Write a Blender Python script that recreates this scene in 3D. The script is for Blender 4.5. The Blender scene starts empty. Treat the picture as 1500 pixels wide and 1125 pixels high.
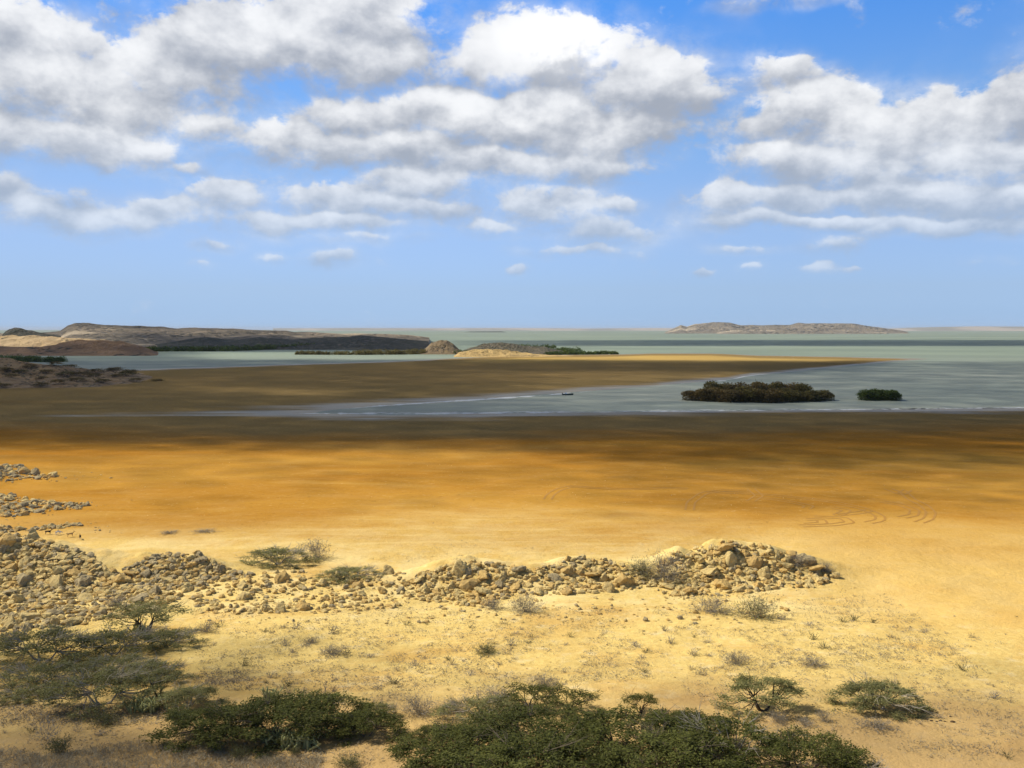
import bpy, math, random
import numpy as np
from mathutils import Vector
from mathutils.bvhtree import BVHTree

SEED = 7
random.seed(SEED)
rng = np.random.default_rng(SEED)
sc = bpy.context.scene
COL = sc.collection

# ------------------------------------------------------------------ camera
F = 1300.0                       # focal length in photo pixels (1500 wide)
HC = 34.0                        # camera height over the water
PITCH = math.atan((562.5 - 482.0) / F)
CP, SP = math.cos(PITCH), math.sin(PITCH)
cam_data = bpy.data.cameras.new('camera')
cam = bpy.data.objects.new('camera', cam_data)
COL.objects.link(cam)
cam.location = (0, 0, HC)
cam.rotation_euler = (math.pi / 2 - PITCH, 0, 0)
cam_data.sensor_width = 36.0
cam_data.lens = 36.0 * F / 1500.0
cam_data.clip_start = 0.5
cam_data.clip_end = 200000.0
sc.camera = cam


def pdir(px, py):
    """direction (Y = 1 scaled freely) of a photo pixel"""
    dx = (np.asarray(px, float) - 750.0) / F
    dz = (562.5 - np.asarray(py, float)) / F
    return dx, CP + dz * SP, -SP + dz * CP


def ground(px, py, z=0.0):
    dx, dy, dz = pdir(px, py)
    t = (z - HC) / dz
    return dx * t, dy * t


def to_pix(X, Y, Z):
    d = Y * CP - (Z - HC) * SP
    u = Y * SP + (Z - HC) * CP
    d = np.maximum(d, 0.5)
    return 750.0 + F * X / d, 562.5 - F * u / d


# ------------------------------------------------------------------ noise
_perm = np.random.default_rng(3).permutation(256)
_perm = np.concatenate([_perm, _perm, _perm])
_val = np.random.default_rng(4).random(256)


def vnoise(x, y, s=0):
    x = np.asarray(x, float) + 1000.37 * (s + 1)
    y = np.asarray(y, float) + 731.11 * (s + 1)
    xi = np.floor(x).astype(int)
    yi = np.floor(y).astype(int)
    fx = x - xi
    fy = y - yi
    fx = fx * fx * (3 - 2 * fx)
    fy = fy * fy * (3 - 2 * fy)

    def g(i, j):
        return _val[_perm[_perm[i & 255] + (j & 255)]]
    a = g(xi, yi) * (1 - fx) + g(xi + 1, yi) * fx
    b = g(xi, yi + 1) * (1 - fx) + g(xi + 1, yi + 1) * fx
    return a * (1 - fy) + b * fy


def fbm(x, y, o=4, s=0):
    r = 0
    a = 1.0
    t = 0
    for k in range(o):
        r = r + a * vnoise(x * 2 ** k, y * 2 ** k, s + 7 * k)
        t += a
        a *= 0.5
    return r / t


def sstep(a, b, x):
    t = np.clip((x - a) / (b - a), 0, 1)
    return t * t * (3 - 2 * t)


def lut(pts):
    xs = np.array([p[0] for p in pts], float)
    ys = np.array([p[1] for p in pts], float)
    return lambda x: np.interp(x, xs, ys)


# ------------------------------------------------------------------ terrain
yA = lut([(-900, 650), (-400, 640), (0, 632), (200, 622), (440, 605), (500, 599), (560, 594), (640, 588.5), (700, 585),
          (800, 578.5), (860, 573), (950, 566.5), (1000, 561), (1060, 557), (1100, 549), (1150, 545), (1200, 540), (1300, 530),
          (1362, 526), (1420, 520), (1800, 512), (2400, 505)])
yB = lut([(-900, 596), (-400, 598), (0, 600), (200, 603), (430, 606.5), (600, 607), (900, 604), (1200, 601), (1500, 598),
          (1900, 596), (2400, 594)])
yS = lut([(-900, 548), (-400, 545), (0, 544), (210, 541), (300, 538), (450, 533), (600, 528), (700, 523), (760, 520), (900, 519),
          (950, 517.5), (1040, 517.5), (1110, 520.5), (1250, 523), (1362, 525.5), (1420, 528), (2400, 540)])
MOUNDS = [  # px, Y centre, sigma x (m), sigma y (m), height
    (30, 117.0, 9.0, 3.8, 2.9), (115, 114, 5.0, 3.6, 1.1), (-70, 116, 7, 4, 1.8),
    (245, 115.5, 4.6, 2.6, 1.9), (310, 115, 3.2, 2.2, 1.2),
    (690, 112.5, 4.6, 2.8, 1.9), (640, 112, 4.0, 2.5, 1.0), (770, 112.0, 4.2, 2.6, 1.0), (850, 115, 4.0, 2.6, 1.9),
    (400, 110, 6, 2.2, 0.5), (540, 110, 6, 2.2, 0.5),
    (1075, 116, 5.2, 3.4, 3.1), (985, 115.5, 4.5, 3.0, 1.7), (1165, 116, 5.2, 3.0, 1.4),
]


def height(X, Y):
    X = np.asarray(X, float)
    Y = np.asarray(Y, float)
    Yc = np.maximum(Y, 45.0)
    px, py = to_pix(X, Yc, 0.0)
    YB = ground(px, yB(px))[1]
    YA = ground(px, yA(px))[1]
    YS = ground(px, yS(px))[1]
    wob = (fbm(X / 60, Y / 60, 3, 1) - 0.5)
    dlow = YB - Y + wob * 9
    dbar = np.minimum(Y - YA + wob * 26, YS - Y + wob * 20)
    hl = np.clip(dlow * 0.008, -0.5, 2.0)
    hb = np.clip(dbar * 0.0045, -0.5, 0.7)
    h = np.maximum(hl, hb)
    h = h + 4.5 * (np.maximum(0, 105 - Y) / 50) ** 1.2
    near = sstep(150, 118, Y)
    h = h + near * (fbm(X / 9, Y / 9, 4, 2) - 0.5) * 0.9
    h = h + sstep(375, 340, Y) * (1 - near) * (fbm(X / 40, Y / 25, 3, 5) - 0.5) * 0.25
    for (mp, my, sx, sy, mh) in MOUNDS:
        mx = (mp - 750) / F * (my + 2.0)
        g = np.exp(-0.5 * (((X - mx) / sx) ** 2 + ((Y - my) / sy) ** 2))
        h = h + mh * g * (0.72 + 0.56 * fbm(X / 2.6, Y / 2.6, 3, 9))
    return h


def hit(px, py):
    """where the ray of a photo pixel meets the terrain (BVH of the ground sheet, built below)"""
    dx, dy, dz = pdir(px, py)
    p = BVH.ray_cast(Vector((0, 0, HC)), Vector((float(dx), float(dy), float(dz))).normalized())[0]
    if p is None:
        X, Y = ground(px, py)
        return float(X), float(Y), 0.0
    return p.x, p.y, p.z


# ------------------------------------------------------------------ mesh helpers
def mesh(name, V, faces, mats=None, smooth=False, attr=None, midx=None):
    """V (n,3); faces: (m,k) array or list of such arrays"""
    me = bpy.data.meshes.new(name)
    V = np.asarray(V, np.float32)
    if not isinstance(faces, list):
        faces = [faces]
    faces = [np.asarray(f, np.int32) for f in faces if len(f)]
    loops = np.concatenate([f.ravel() for f in faces])
    tot = np.concatenate([np.full(len(f), f.shape[1], np.int32) for f in faces])
    start = np.concatenate([[0], np.cumsum(tot)[:-1]]).astype(np.int32)
    me.vertices.add(len(V))
    me.vertices.foreach_set('co', V.ravel())
    me.loops.add(len(loops))
    me.loops.foreach_set('vertex_index', loops)
    me.polygons.add(len(tot))
    me.polygons.foreach_set('loop_start', start)
    me.polygons.foreach_set('loop_total', tot)
    if midx is not None:
        me.polygons.foreach_set('material_index', np.asarray(midx, np.int32))
    me.polygons.foreach_set('use_smooth', np.full(len(tot), smooth, bool))
    if attr is not None:
        a = me.attributes.new('tone', 'FLOAT', 'FACE')
        a.data.foreach_set('value', np.asarray(attr, np.float32))
    me.update(calc_edges=True)
    for m in (mats or []):
        me.materials.append(m)
    return me


def obj(name, me, parent=None, loc=None, rotz=0.0, scale=None):
    o = bpy.data.objects.new(name, me)
    COL.objects.link(o)
    if parent is not None:
        o.parent = parent
    if loc is not None:
        o.location = loc
    if rotz:
        o.rotation_euler = (0, 0, rotz)
    if scale is not None:
        o.scale = scale
    return o


def tag(o, label, cat, group=None):
    o['label'] = label
    o['category'] = cat
    if group:
        o['group'] = group
    return o


def kind(o, k, label=None, cat=None):
    o['kind'] = k
    if label:
        o['label'] = label
    if cat:
        o['category'] = cat
    return o


def grid_faces(nr, nc):
    i = np.arange(nr - 1)[:, None] * nc + np.arange(nc - 1)[None, :]
    return np.stack([i, i + 1, i + nc + 1, i + nc], -1).reshape(-1, 4)


class Geo:
    """collects quads / tris from several shapes into ONE mesh"""

    def __init__(self):
        self.V = []
        self.Q = []
        self.T = []
        self.n = 0

    def add(self, V, Fc):
        V = np.asarray(V, float)
        Fc = np.asarray(Fc, int) + self.n
        (self.Q if Fc.shape[1] == 4 else self.T).append(Fc)
        self.V.append(V)
        self.n += len(V)

    def tube(self, pts, rads, sides=5):
        pts = np.asarray(pts, float)
        rads = np.asarray(rads, float)
        n = len(pts)
        tan = np.gradient(pts, axis=0)
        tan /= np.linalg.norm(tan, axis=1, keepdims=True) + 1e-9
        ref = np.where(np.abs(tan[:, 2:3]) > 0.9, np.array([[1.0, 0, 0]]), np.array([[0, 0, 1.0]]))
        a = np.cross(tan, ref)
        a /= np.linalg.norm(a, axis=1, keepdims=True) + 1e-9
        b = np.cross(tan, a)
        th = np.linspace(0, 2 * np.pi, sides, endpoint=False)
        ring = a[:, None, :] * np.cos(th)[None, :, None] + b[:, None, :] * np.sin(th)[None, :, None]
        V = (pts[:, None, :] + ring * rads[:, None, None]).reshape(-1, 3)
        i = np.arange(n - 1)[:, None] * sides
        k = np.arange(sides)[None, :]
        k2 = (k + 1) % sides
        Fq = np.stack([i + k, i + k2, i + sides + k2, i + sides + k], -1).reshape(-1, 4)
        self.add(V, Fq)

    def mesh(self, name, mats, smooth=False, attr=None):
        fs = []
        if self.Q:
            fs.append(np.concatenate(self.Q))
        if self.T:
            fs.append(np.concatenate(self.T))
        return mesh(name, np.concatenate(self.V), fs, mats, smooth, attr)


def leaves(C, L, Wd, up=0.6, A=None):
    """rhombic leaf faces at centres C with length L and width Wd"""
    n = len(C)
    if A is None:
        A = rng.normal(size=(n, 3))
        A[:, 2] *= 0.45
    A = A / (np.linalg.norm(A, axis=1, keepdims=True) + 1e-9)
    N = rng.normal(size=(n, 3))
    N[:, 2] = np.abs(N[:, 2]) + up * 2
    B = np.cross(N, A)
    B /= np.linalg.norm(B, axis=1, keepdims=True) + 1e-9
    L = np.broadcast_to(L, (n,))[:, None]
    Wd = np.broadcast_to(Wd, (n,))[:, None]
    V = np.stack([C - A * L / 2, C + B * Wd / 2, C + A * L / 2, C - B * Wd / 2], 1).reshape(-1, 3)
    Fq = np.arange(4 * n).reshape(n, 4)
    return V, Fq


# ------------------------------------------------------------------ materials
def new_mat(name):
    m = bpy.data.materials.new(name)
    m.use_nodes = True
    nt = m.node_tree
    nt.nodes.clear()
    out = nt.nodes.new('ShaderNodeOutputMaterial')
    b = nt.nodes.new('ShaderNodeBsdfPrincipled')
    nt.links.new(b.outputs[0], out.inputs[0])
    b.inputs['Roughness'].default_value = 0.9
    b.inputs['Specular IOR Level'].default_value = 0.2
    return m, nt, b


class N:
    """terse node builder"""

    def __init__(self, nt):
        self.nt = nt

    def link(self, v, sock):
        if v is None:
            return
        if hasattr(v, 'is_output'):
            self.nt.links.new(v, sock)
        else:
            if isinstance(v, (tuple, list)) and len(v) == 3 and sock.type == 'RGBA':
                v = (*v, 1)
            sock.default_value = v

    def m(self, op, a, b=None, c=None, clamp=False):
        n = self.nt.nodes.new('ShaderNodeMath')
        n.operation = op
        n.use_clamp = clamp
        for k, v in enumerate((a, b, c)):
            self.link(v, n.inputs[k])
        return n.outputs[0]

    def v(self, op, a, b=None, c=None):
        n = self.nt.nodes.new('ShaderNodeVectorMath')
        n.operation = op
        for k, x in enumerate((a, b, c)):
            self.link(x, n.inputs[k])
        return n.outputs['Value'] if op in ('LENGTH', 'DOT_PRODUCT', 'DISTANCE') else n.outputs[0]

    def mix(self, f, a, b, mode='MIX'):
        n = self.nt.nodes.new('ShaderNodeMix')
        n.data_type = 'RGBA'
        n.blend_type = mode
        n.clamp_factor = True
        self.link(f, n.inputs[0])
        self.link(a, n.inputs[6])
        self.link(b, n.inputs[7])
        return n.outputs[2]

    def noise(self, vec, scale, detail=4, rough=0.55, dist=0.0):
        n = self.nt.nodes.new('ShaderNodeTexNoise')
        self.link(vec, n.inputs['Vector'])
        n.inputs['Scale'].default_value = scale
        n.inputs['Detail'].default_value = detail
        n.inputs['Roughness'].default_value = rough
        n.inputs['Distortion'].default_value = dist
        return n.outputs['Fac']

    def voro(self, vec, scale, feat='F1'):
        n = self.nt.nodes.new('ShaderNodeTexVoronoi')
        n.feature = feat
        self.link(vec, n.inputs['Vector'])
        n.inputs['Scale'].default_value = scale
        return n.outputs[0]

    def ss(self, x, a, b, lo=0.0, hi=1.0):
        n = self.nt.nodes.new('ShaderNodeMapRange')
        n.interpolation_type = 'SMOOTHSTEP'
        self.link(x, n.inputs[0])
        n.inputs[1].default_value = a
        n.inputs[2].default_value = b
        n.inputs[3].default_value = lo
        n.inputs[4].default_value = hi
        return n.outputs[0]

    def pos(self, scale=None):
        g = self.nt.nodes.new('ShaderNodeNewGeometry')
        if scale is None:
            return g.outputs['Position']
        return self.v('MULTIPLY', g.outputs['Position'], scale)

    def obj(self):
        t = self.nt.nodes.new('ShaderNodeTexCoord')
        return t.outputs['Object']

    def xyz(self, vec):
        s = self.nt.nodes.new('ShaderNodeSeparateXYZ')
        self.link(vec, s.inputs[0])
        return s.outputs

    def bump(self, h, strength, dist):
        n = self.nt.nodes.new('ShaderNodeBump')
        n.inputs['Strength'].default_value = strength
        n.inputs['Distance'].default_value = dist
        self.link(h, n.inputs['Height'])
        return n.outputs[0]

    def rand(self):
        return self.nt.nodes.new('ShaderNodeObjectInfo').outputs['Random']

    def attr(self, name):
        a = self.nt.nodes.new('ShaderNodeAttribute')
        a.attribute_name = name
        return a.outputs['Fac']


# --- sand: pale dry sand near the camera, ochre mud flat, wet grey rim by the water
M_SAND, nt, bs = new_mat('sand')
n = N(nt)
P = n.pos()
X_, Y_, Z_ = n.xyz(P)
big = n.noise(n.pos((0.014, 0.035, 0.0)), 1.0, 5, 0.6, 0.6)
med = n.noise(n.pos((0.10, 0.22, 0.0)), 1.0, 5, 0.6, 0.4)
fine = n.noise(P, 1.6, 6, 0.7)
grit = n.noise(P, 9.0, 3, 0.7)
dry = n.mix(n.ss(fine, 0.35, 0.70), (0.76, 0.575, 0.215), (0.66, 0.47, 0.155))
dry = n.mix(n.ss(n.noise(n.pos((0.055, 0.085, 0.0)), 1.0, 6, 0.65, 0.6), 0.48, 0.66), dry, n.mix(fine, (0.69, 0.465, 0.15), (0.60, 0.385, 0.12)))
dry = n.mix(n.ss(n.noise(P, 0.5, 5, 0.65), 0.52, 0.75), dry, (0.77, 0.62, 0.32))
dry = n.mix(n.ss(grit, 0.56, 0.72, 0, 0.75), dry, (0.26, 0.165, 0.075))
gr2 = n.noise(P, 4.0, 4, 0.7)
dry = n.mix(n.m('MULTIPLY', n.ss(gr2, 0.56, 0.68, 0, 0.75), n.ss(n.noise(P, 0.35, 4, 0.6), 0.42, 0.62)), dry, (0.30, 0.215, 0.125))
dry = n.mix(n.m('MULTIPLY', n.m('MULTIPLY', n.ss(Y_, 90, 102), n.ss(n.noise(P, 0.16, 5, 0.65), 0.40, 0.62)), 0.65), dry, (0.82, 0.67, 0.33))
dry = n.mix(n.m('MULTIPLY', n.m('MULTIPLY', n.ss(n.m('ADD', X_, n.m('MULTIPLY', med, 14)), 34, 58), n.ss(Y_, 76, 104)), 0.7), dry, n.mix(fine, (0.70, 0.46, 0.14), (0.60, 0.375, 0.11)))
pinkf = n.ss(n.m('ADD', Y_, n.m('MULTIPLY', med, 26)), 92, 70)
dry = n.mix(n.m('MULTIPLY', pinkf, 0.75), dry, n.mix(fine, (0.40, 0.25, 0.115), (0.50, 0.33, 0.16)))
mud = n.mix(n.ss(big, 0.30, 0.75), (0.49, 0.262, 0.047), (0.37, 0.172, 0.024))
mud = n.mix(n.ss(med, 0.45, 0.75), mud, (0.44, 0.23, 0.05))
streak = n.noise(n.pos((0.035, 0.10, 0.0)), 1.0, 8, 0.68, 0.8)
crust = n.noise(P, 0.9, 5, 0.75)
mud = n.mix(n.ss(streak, 0.50, 0.75, 0, 0.35), mud, (0.56, 0.36, 0.12))
mud = n.mix(n.ss(streak, 0.46, 0.28, 0, 0.25), mud, (0.31, 0.15, 0.03))
f_mud = n.ss(n.m('ADD', Y_, n.m('MULTIPLY', n.m('SUBTRACT', big, 0.5), 60)), 108, 162)
pale = n.m('MULTIPLY', n.ss(n.m('ADD', Y_, n.m('MULTIPLY', n.m('SUBTRACT', big, 0.5), 60)), 158, 122), n.m('MULTIPLY', n.ss(X_, 34, 8), n.ss(X_, -60, -25)))
c = n.mix(f_mud, dry, mud)
deep = n.ss(n.m('ADD', Y_, n.m('MULTIPLY', n.m('SUBTRACT', big, 0.5), 120)), 190, 290)
c = n.mix(deep, c, n.mix(n.ss(streak, 0.4, 0.65), (0.38, 0.165, 0.020), (0.31, 0.145, 0.022)))
bar = n.ss(n.m('ADD', Y_, n.m('MULTIPLY', n.m('SUBTRACT', big, 0.5), 60)), 370, 430)
barn = n.noise(n.pos((0.004, 0.016, 0.0)), 1.0, 5, 0.6, 0.5)
barc = n.mix(n.ss(barn, 0.38, 0.64), (0.25, 0.168, 0.068), (0.30, 0.195, 0.078))
barc = n.mix(n.ss(Y_, 820, 1000), barc, (0.62, 0.42, 0.13))
c = n.mix(bar, c, barc)
wz = n.m('ADD', Z_, n.m('MULTIPLY', n.m('SUBTRACT', n.noise(n.pos((0.01, 0.06, 0)), 1.0, 5, 0.6), 0.5), 0.42))
wet = n.m('MULTIPLY', n.ss(wz, 1.00, 0.38), n.ss(Y_, 150, 220))
c = n.mix(wet, c, (0.235, 0.165, 0.07))
wet2 = n.m('MULTIPLY', n.ss(wz, 0.20, 0.06), n.ss(Y_, 150, 220))
c = n.mix(wet2, c, (0.22, 0.18, 0.11))
c = n.mix(n.m('MULTIPLY', n.ss(crust, 0.56, 0.72), n.m('MULTIPLY', f_mud, 0.5)), c, (0.60, 0.42, 0.18))
c = n.mix(n.m('MULTIPLY', n.m('MULTIPLY', pale, n.ss(Y_, 116, 128)), n.ss(n.noise(n.pos((0.045, 0.35, 0)), 1.0, 6, 0.65, 0.7), 0.46, 0.70, 0, 0.7)), c, (0.74, 0.57, 0.24))
c = n.mix(n.m('MULTIPLY', n.ss(crust, 0.44, 0.28), n.m('MULTIPLY', f_mud, 0.55)), c, (0.20, 0.11, 0.03))
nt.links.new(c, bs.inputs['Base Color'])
nt.links.new(n.m('SUBTRACT', 0.95, n.m('MULTIPLY', wet2, 0.55)), bs.inputs['Roughness'])
nt.links.new(n.m('MULTIPLY', wet2, 0.14), bs.inputs['Specular IOR Level'])
hb = n.m('ADD', n.m('MULTIPLY', n.noise(P, 1.1, 6, 0.7), n.ss(Y_, 190, 120)), n.m('MULTIPLY', grit, 0.12))
nt.links.new(n.bump(hb, 0.55, 0.5), bs.inputs['Normal'])

# --- turbid shallow sea
M_WATER, nt, bs = new_mat('turbid_water')
n = N(nt)
wn = n.noise(n.pos((0.0016, 0.0035, 0)), 1.0, 5, 0.6, 0.4)
Y_ = n.xyz(n.pos())[1]
wc = n.mix(n.ss(wn, 0.35, 0.65), (0.185, 0.23, 0.185), (0.24, 0.29, 0.225))
lag = n.mix(n.ss(n.noise(n.pos((0.006, 0.03, 0)), 1.0, 4, 0.6), 0.4, 0.65), (0.22, 0.255, 0.225), (0.29, 0.315, 0.27))
wc = n.mix(n.ss(Y_, 600, 1300), lag, wc)
nt.links.new(wc, bs.inputs['Base Color'])
bs.inputs['Roughness'].default_value = 0.9
bs.inputs['Specular IOR Level'].default_value = 0.0
rip = n.noise(n.pos((0.5, 1.1, 1)), 1.0, 5, 0.65)
bmp = n.bump(rip, 0.6, 1.2)
gl = nt.nodes.new('ShaderNodeBsdfGlossy')
gl.inputs['Roughness'].default_value = 0.28
nt.links.new(bmp, gl.inputs['Normal'])
ms = nt.nodes.new('ShaderNodeMixShader')
ms.inputs[0].default_value = 0.09
nt.links.new(bs.outputs[0], ms.inputs[1])
nt.links.new(gl.outputs[0], ms.inputs[2])
nt.links.new(ms.outputs[0], [x for x in nt.nodes if x.type == 'OUTPUT_MATERIAL'][0].inputs[0])

M_FOAM, nt, bs = new_mat('foam')
n = N(nt)
nt.links.new(n.mix(n.noise(n.pos(), 0.8, 4), (0.42, 0.45, 0.47), (0.70, 0.72, 0.73)), bs.inputs['Base Color'])


def scrub_mat(name, soil_a, soil_b, scrub, cover, sc_scale, rock=(0.2, 0.17, 0.14), pale=None):
    m, nt, bs = new_mat(name)
    n = N(nt)
    P = n.pos()
    a = n.noise(P, sc_scale * 0.12, 6, 0.65, 0.6)
    c = n.mix(n.ss(a, 0.35, 0.65), soil_a, soil_b)
    c = n.mix(n.ss(n.noise(P, sc_scale * 0.5, 5, 0.7), 0.5, 0.7, 0, 0.7), c, rock)
    if pale:
        c = n.mix(n.ss(n.noise(P, sc_scale * 0.07, 4, 0.6), 0.53, 0.62), c, pale)
    s = n.voro(P, sc_scale)
    sp = n.m('MULTIPLY', n.ss(s, 0.52, 0.30), n.ss(n.noise(P, sc_scale * 0.2, 4, 0.6), 0.62 - cover, 0.70 - cover))
    c = n.mix(sp, c, n.mix(n.noise(P, sc_scale * 1.3, 2), scrub, tuple(x * 1.7 for x in scrub)))
    nt.links.new(c, bs.inputs['Base Color'])
    nt.links.new(n.bump(n.m('ADD', n.m('MULTIPLY', sp, 0.5), n.noise(P, sc_scale * 0.6, 6, 0.7)), 0.9, 1.2 / sc_scale), bs.inputs['Normal'])
    return m


M_HEAD = scrub_mat('headland_scrub', (0.36, 0.24, 0.12), (0.25, 0.155, 0.075), (0.045, 0.042, 0.024), 0.16, 0.45)
M_RANGE = scrub_mat('range_scrub', (0.26, 0.205, 0.145), (0.15, 0.125, 0.09), (0.06, 0.055, 0.04), 0.20, 0.06, (0.12, 0.10, 0.08), (0.44, 0.355, 0.25))
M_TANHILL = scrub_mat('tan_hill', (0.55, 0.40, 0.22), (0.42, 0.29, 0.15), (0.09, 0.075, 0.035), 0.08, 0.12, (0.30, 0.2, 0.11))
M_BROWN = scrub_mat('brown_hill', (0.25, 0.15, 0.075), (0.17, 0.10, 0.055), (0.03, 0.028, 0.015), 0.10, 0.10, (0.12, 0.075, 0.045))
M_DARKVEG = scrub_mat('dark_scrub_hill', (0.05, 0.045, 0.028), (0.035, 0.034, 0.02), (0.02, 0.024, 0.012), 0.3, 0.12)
M_RUBBLEHILL = scrub_mat('rubble_hill', (0.26, 0.19, 0.10), (0.18, 0.13, 0.075), (0.06, 0.05, 0.03), 0.12, 0.30)
M_CLIFF = scrub_mat('sand_cliff', (0.60, 0.42, 0.17), (0.42, 0.29, 0.12), (0.10, 0.075, 0.03), 0.07, 0.30, (0.30, 0.2, 0.09))
M_GREYSCRUB = scrub_mat('grey_scrub_hill', (0.15, 0.125, 0.085), (0.10, 0.09, 0.06), (0.05, 0.05, 0.032), 0.3, 0.3)
M_ISLE = scrub_mat('island_rock', (0.31, 0.26, 0.195), (0.21, 0.18, 0.14), (0.11, 0.10, 0.078), 0.16, 0.022, (0.17, 0.145, 0.11), (0.50, 0.42, 0.31))
M_FARCOAST, nt, bs = new_mat('far_coast')
n = N(nt)
nt.links.new(n.mix(n.ss(n.noise(n.pos((0.0008, 0.0002, 0.01)), 1.0, 4), 0.4, 0.6), (0.40, 0.35, 0.30), (0.24, 0.23, 0.20)), bs.inputs['Base Color'])


def rock_mat(name, a, b, dark):
    m, nt, bs = new_mat(name)
    n = N(nt)
    O = n.obj()
    r = n.rand()
    c = n.mix(n.ss(n.noise(n.pos(), 1.6, 6, 0.75), 0.38, 0.62), a, b)
    c = n.mix(n.ss(n.noise(n.pos(), 2.6, 6, 0.75), 0.54, 0.66, 0, 0.85), c, dark)
    c = n.mix(n.m('MULTIPLY', r, 0.25), c, (0.26, 0.19, 0.10))
    nt.links.new(c, bs.inputs['Base Color'])
    nt.links.new(n.bump(n.noise(n.pos(), 3.0, 7, 0.78), 1.0, 0.35), bs.inputs['Normal'])
    return m


M_ROCK = {
    'tan': rock_mat('rock_tan', (0.80, 0.62, 0.27), (0.70, 0.52, 0.215), (0.46, 0.34, 0.17)),
    'ochre': rock_mat('rock_ochre', (0.74, 0.51, 0.185), (0.64, 0.43, 0.155), (0.42, 0.285, 0.12)),
    'grey': rock_mat('rock_grey', (0.54, 0.435, 0.24), (0.40, 0.32, 0.18), (0.20, 0.16, 0.10)),
}


def leaf_mat(name, dark, light, trans=0.36):
    m, nt, bs = new_mat(name)
    n = N(nt)
    t = n.attr('tone')
    c = n.mix(t, dark, light)
    nt.links.new(c, bs.inputs['Base Color'])
    bs.inputs['Roughness'].default_value = 0.75
    out = [x for x in nt.nodes if x.type == 'OUTPUT_MATERIAL'][0]
    tr = nt.nodes.new('ShaderNodeBsdfTranslucent')
    nt.links.new(c, tr.inputs[0])
    ms = nt.nodes.new('ShaderNodeMixShader')
    ms.inputs[0].default_value = trans
    nt.links.new(bs.outputs[0], ms.inputs[1])
    nt.links.new(tr.outputs[0], ms.inputs[2])
    nt.links.new(ms.outputs[0], out.inputs[0])
    return m


M_LEAF = {
    'green': leaf_mat('acacia_leaf', (0.046, 0.055, 0.011), (0.185, 0.195, 0.047)),
    'greygreen': leaf_mat('acacia_leaf_dusty', (0.13, 0.132, 0.045), (0.38, 0.365, 0.15)),
    'straw': leaf_mat('dry_leaf', (0.13, 0.11, 0.065), (0.28, 0.24, 0.15)),
    'olive': leaf_mat('mangrove_leaf', (0.072, 0.062, 0.018), (0.21, 0.175, 0.052)),
    'rust': leaf_mat('mangrove_leaf_brown', (0.085, 0.062, 0.021), (0.24, 0.175, 0.062)),
    'mangrove': leaf_mat('mangrove_leaf_green', (0.038, 0.060, 0.011), (0.130, 0.180, 0.036)),
}


def plain(name, a, b, scale=3.0, rough=0.9):
    m, nt, bs = new_mat(name)
    n = N(nt)
    nt.links.new(n.mix(n.noise(n.obj(), scale, 4), a, b), bs.inputs['Base Color'])
    bs.inputs['Roughness'].default_value = rough
    return m


M_BARK = plain('bark', (0.14, 0.11, 0.075), (0.24, 0.19, 0.13))
M_DARKBARK = plain('dark_bark', (0.05, 0.038, 0.026), (0.10, 0.08, 0.055))
M_DEAD = plain('dead_wood', (0.30, 0.26, 0.20), (0.46, 0.41, 0.33))
M_TWIG = plain('dry_twig', (0.17, 0.14, 0.095), (0.34, 0.29, 0.21))
M_GREYTWIG = plain('grey_twig', (0.20, 0.175, 0.14), (0.40, 0.36, 0.30))
M_STRAW = plain('grey_straw', (0.25, 0.205, 0.13), (0.50, 0.43, 0.29))
M_CACTUS = plain('cactus_skin', (0.26, 0.27, 0.10), (0.42, 0.41, 0.19))
M_DUNG = plain('dark_dropping', (0.07, 0.045, 0.025), (0.10, 0.065, 0.035))
M_TRACK = plain('damp_track_sand', (0.42, 0.22, 0.044), (0.37, 0.19, 0.037), 0.3)

# ------------------------------------------------------------------ ground sheet
cols = np.concatenate([np.linspace(-2600, -130, 90), np.arange(-120, 1621, 3.5), np.linspace(1640, 4100, 90)])
rows_py = np.concatenate([np.arange(1180, 760, -1.6), np.arange(760, 640, -1.0), np.arange(640, 500, -0.55), np.arange(500, 484.5, -0.7)])
rowsY = ground(750, rows_py)[1]
rowsY = np.concatenate([np.linspace(-60, rowsY[0] - 3, 24), rowsY, [20000, 40000]])
dep = np.maximum(rowsY, 20) * CP + HC * SP
GX = (cols[None, :] - 750) / F * dep[:, None]
GX = np.clip(GX, -42000, 42000)
GY = np.repeat(rowsY[:, None], len(cols), 1)
GZ = height(GX, GY)
_c = (cols > -140) & (cols < 1650)
_r = (rowsY > 40) & (rowsY < 480)
_V = np.stack([GX, GY, GZ], -1)[_r][:, _c]
BVH = BVHTree.FromPolygons(_V.reshape(-1, 3).tolist(), grid_faces(*_V.shape[:2]).tolist())
o = obj('beach', mesh('beach', np.stack([GX, GY, GZ], -1).reshape(-1, 3), grid_faces(len(rowsY), len(cols)), [M_SAND], True))
kind(o, 'structure', 'ochre tidal sand flat and pale dry sand slope below the viewpoint')

wy = np.concatenate([np.linspace(180, 1000, 60), np.geomspace(1040, 42000, 60)])
wu = np.linspace(-1.9, 1.9, 60)
WX = np.clip(wu[None, :] * wy[:, None], -42000, 42000)
WY = np.repeat(wy[:, None], len(wu), 1)
o = obj('sea', mesh('sea', np.stack([WX, WY, np.zeros_like(WX)], -1).reshape(-1, 3), grid_faces(len(wy), len(wu)), [M_WATER], True))
kind(o, 'structure', 'calm turbid green grey bay water reaching the horizon')


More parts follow.
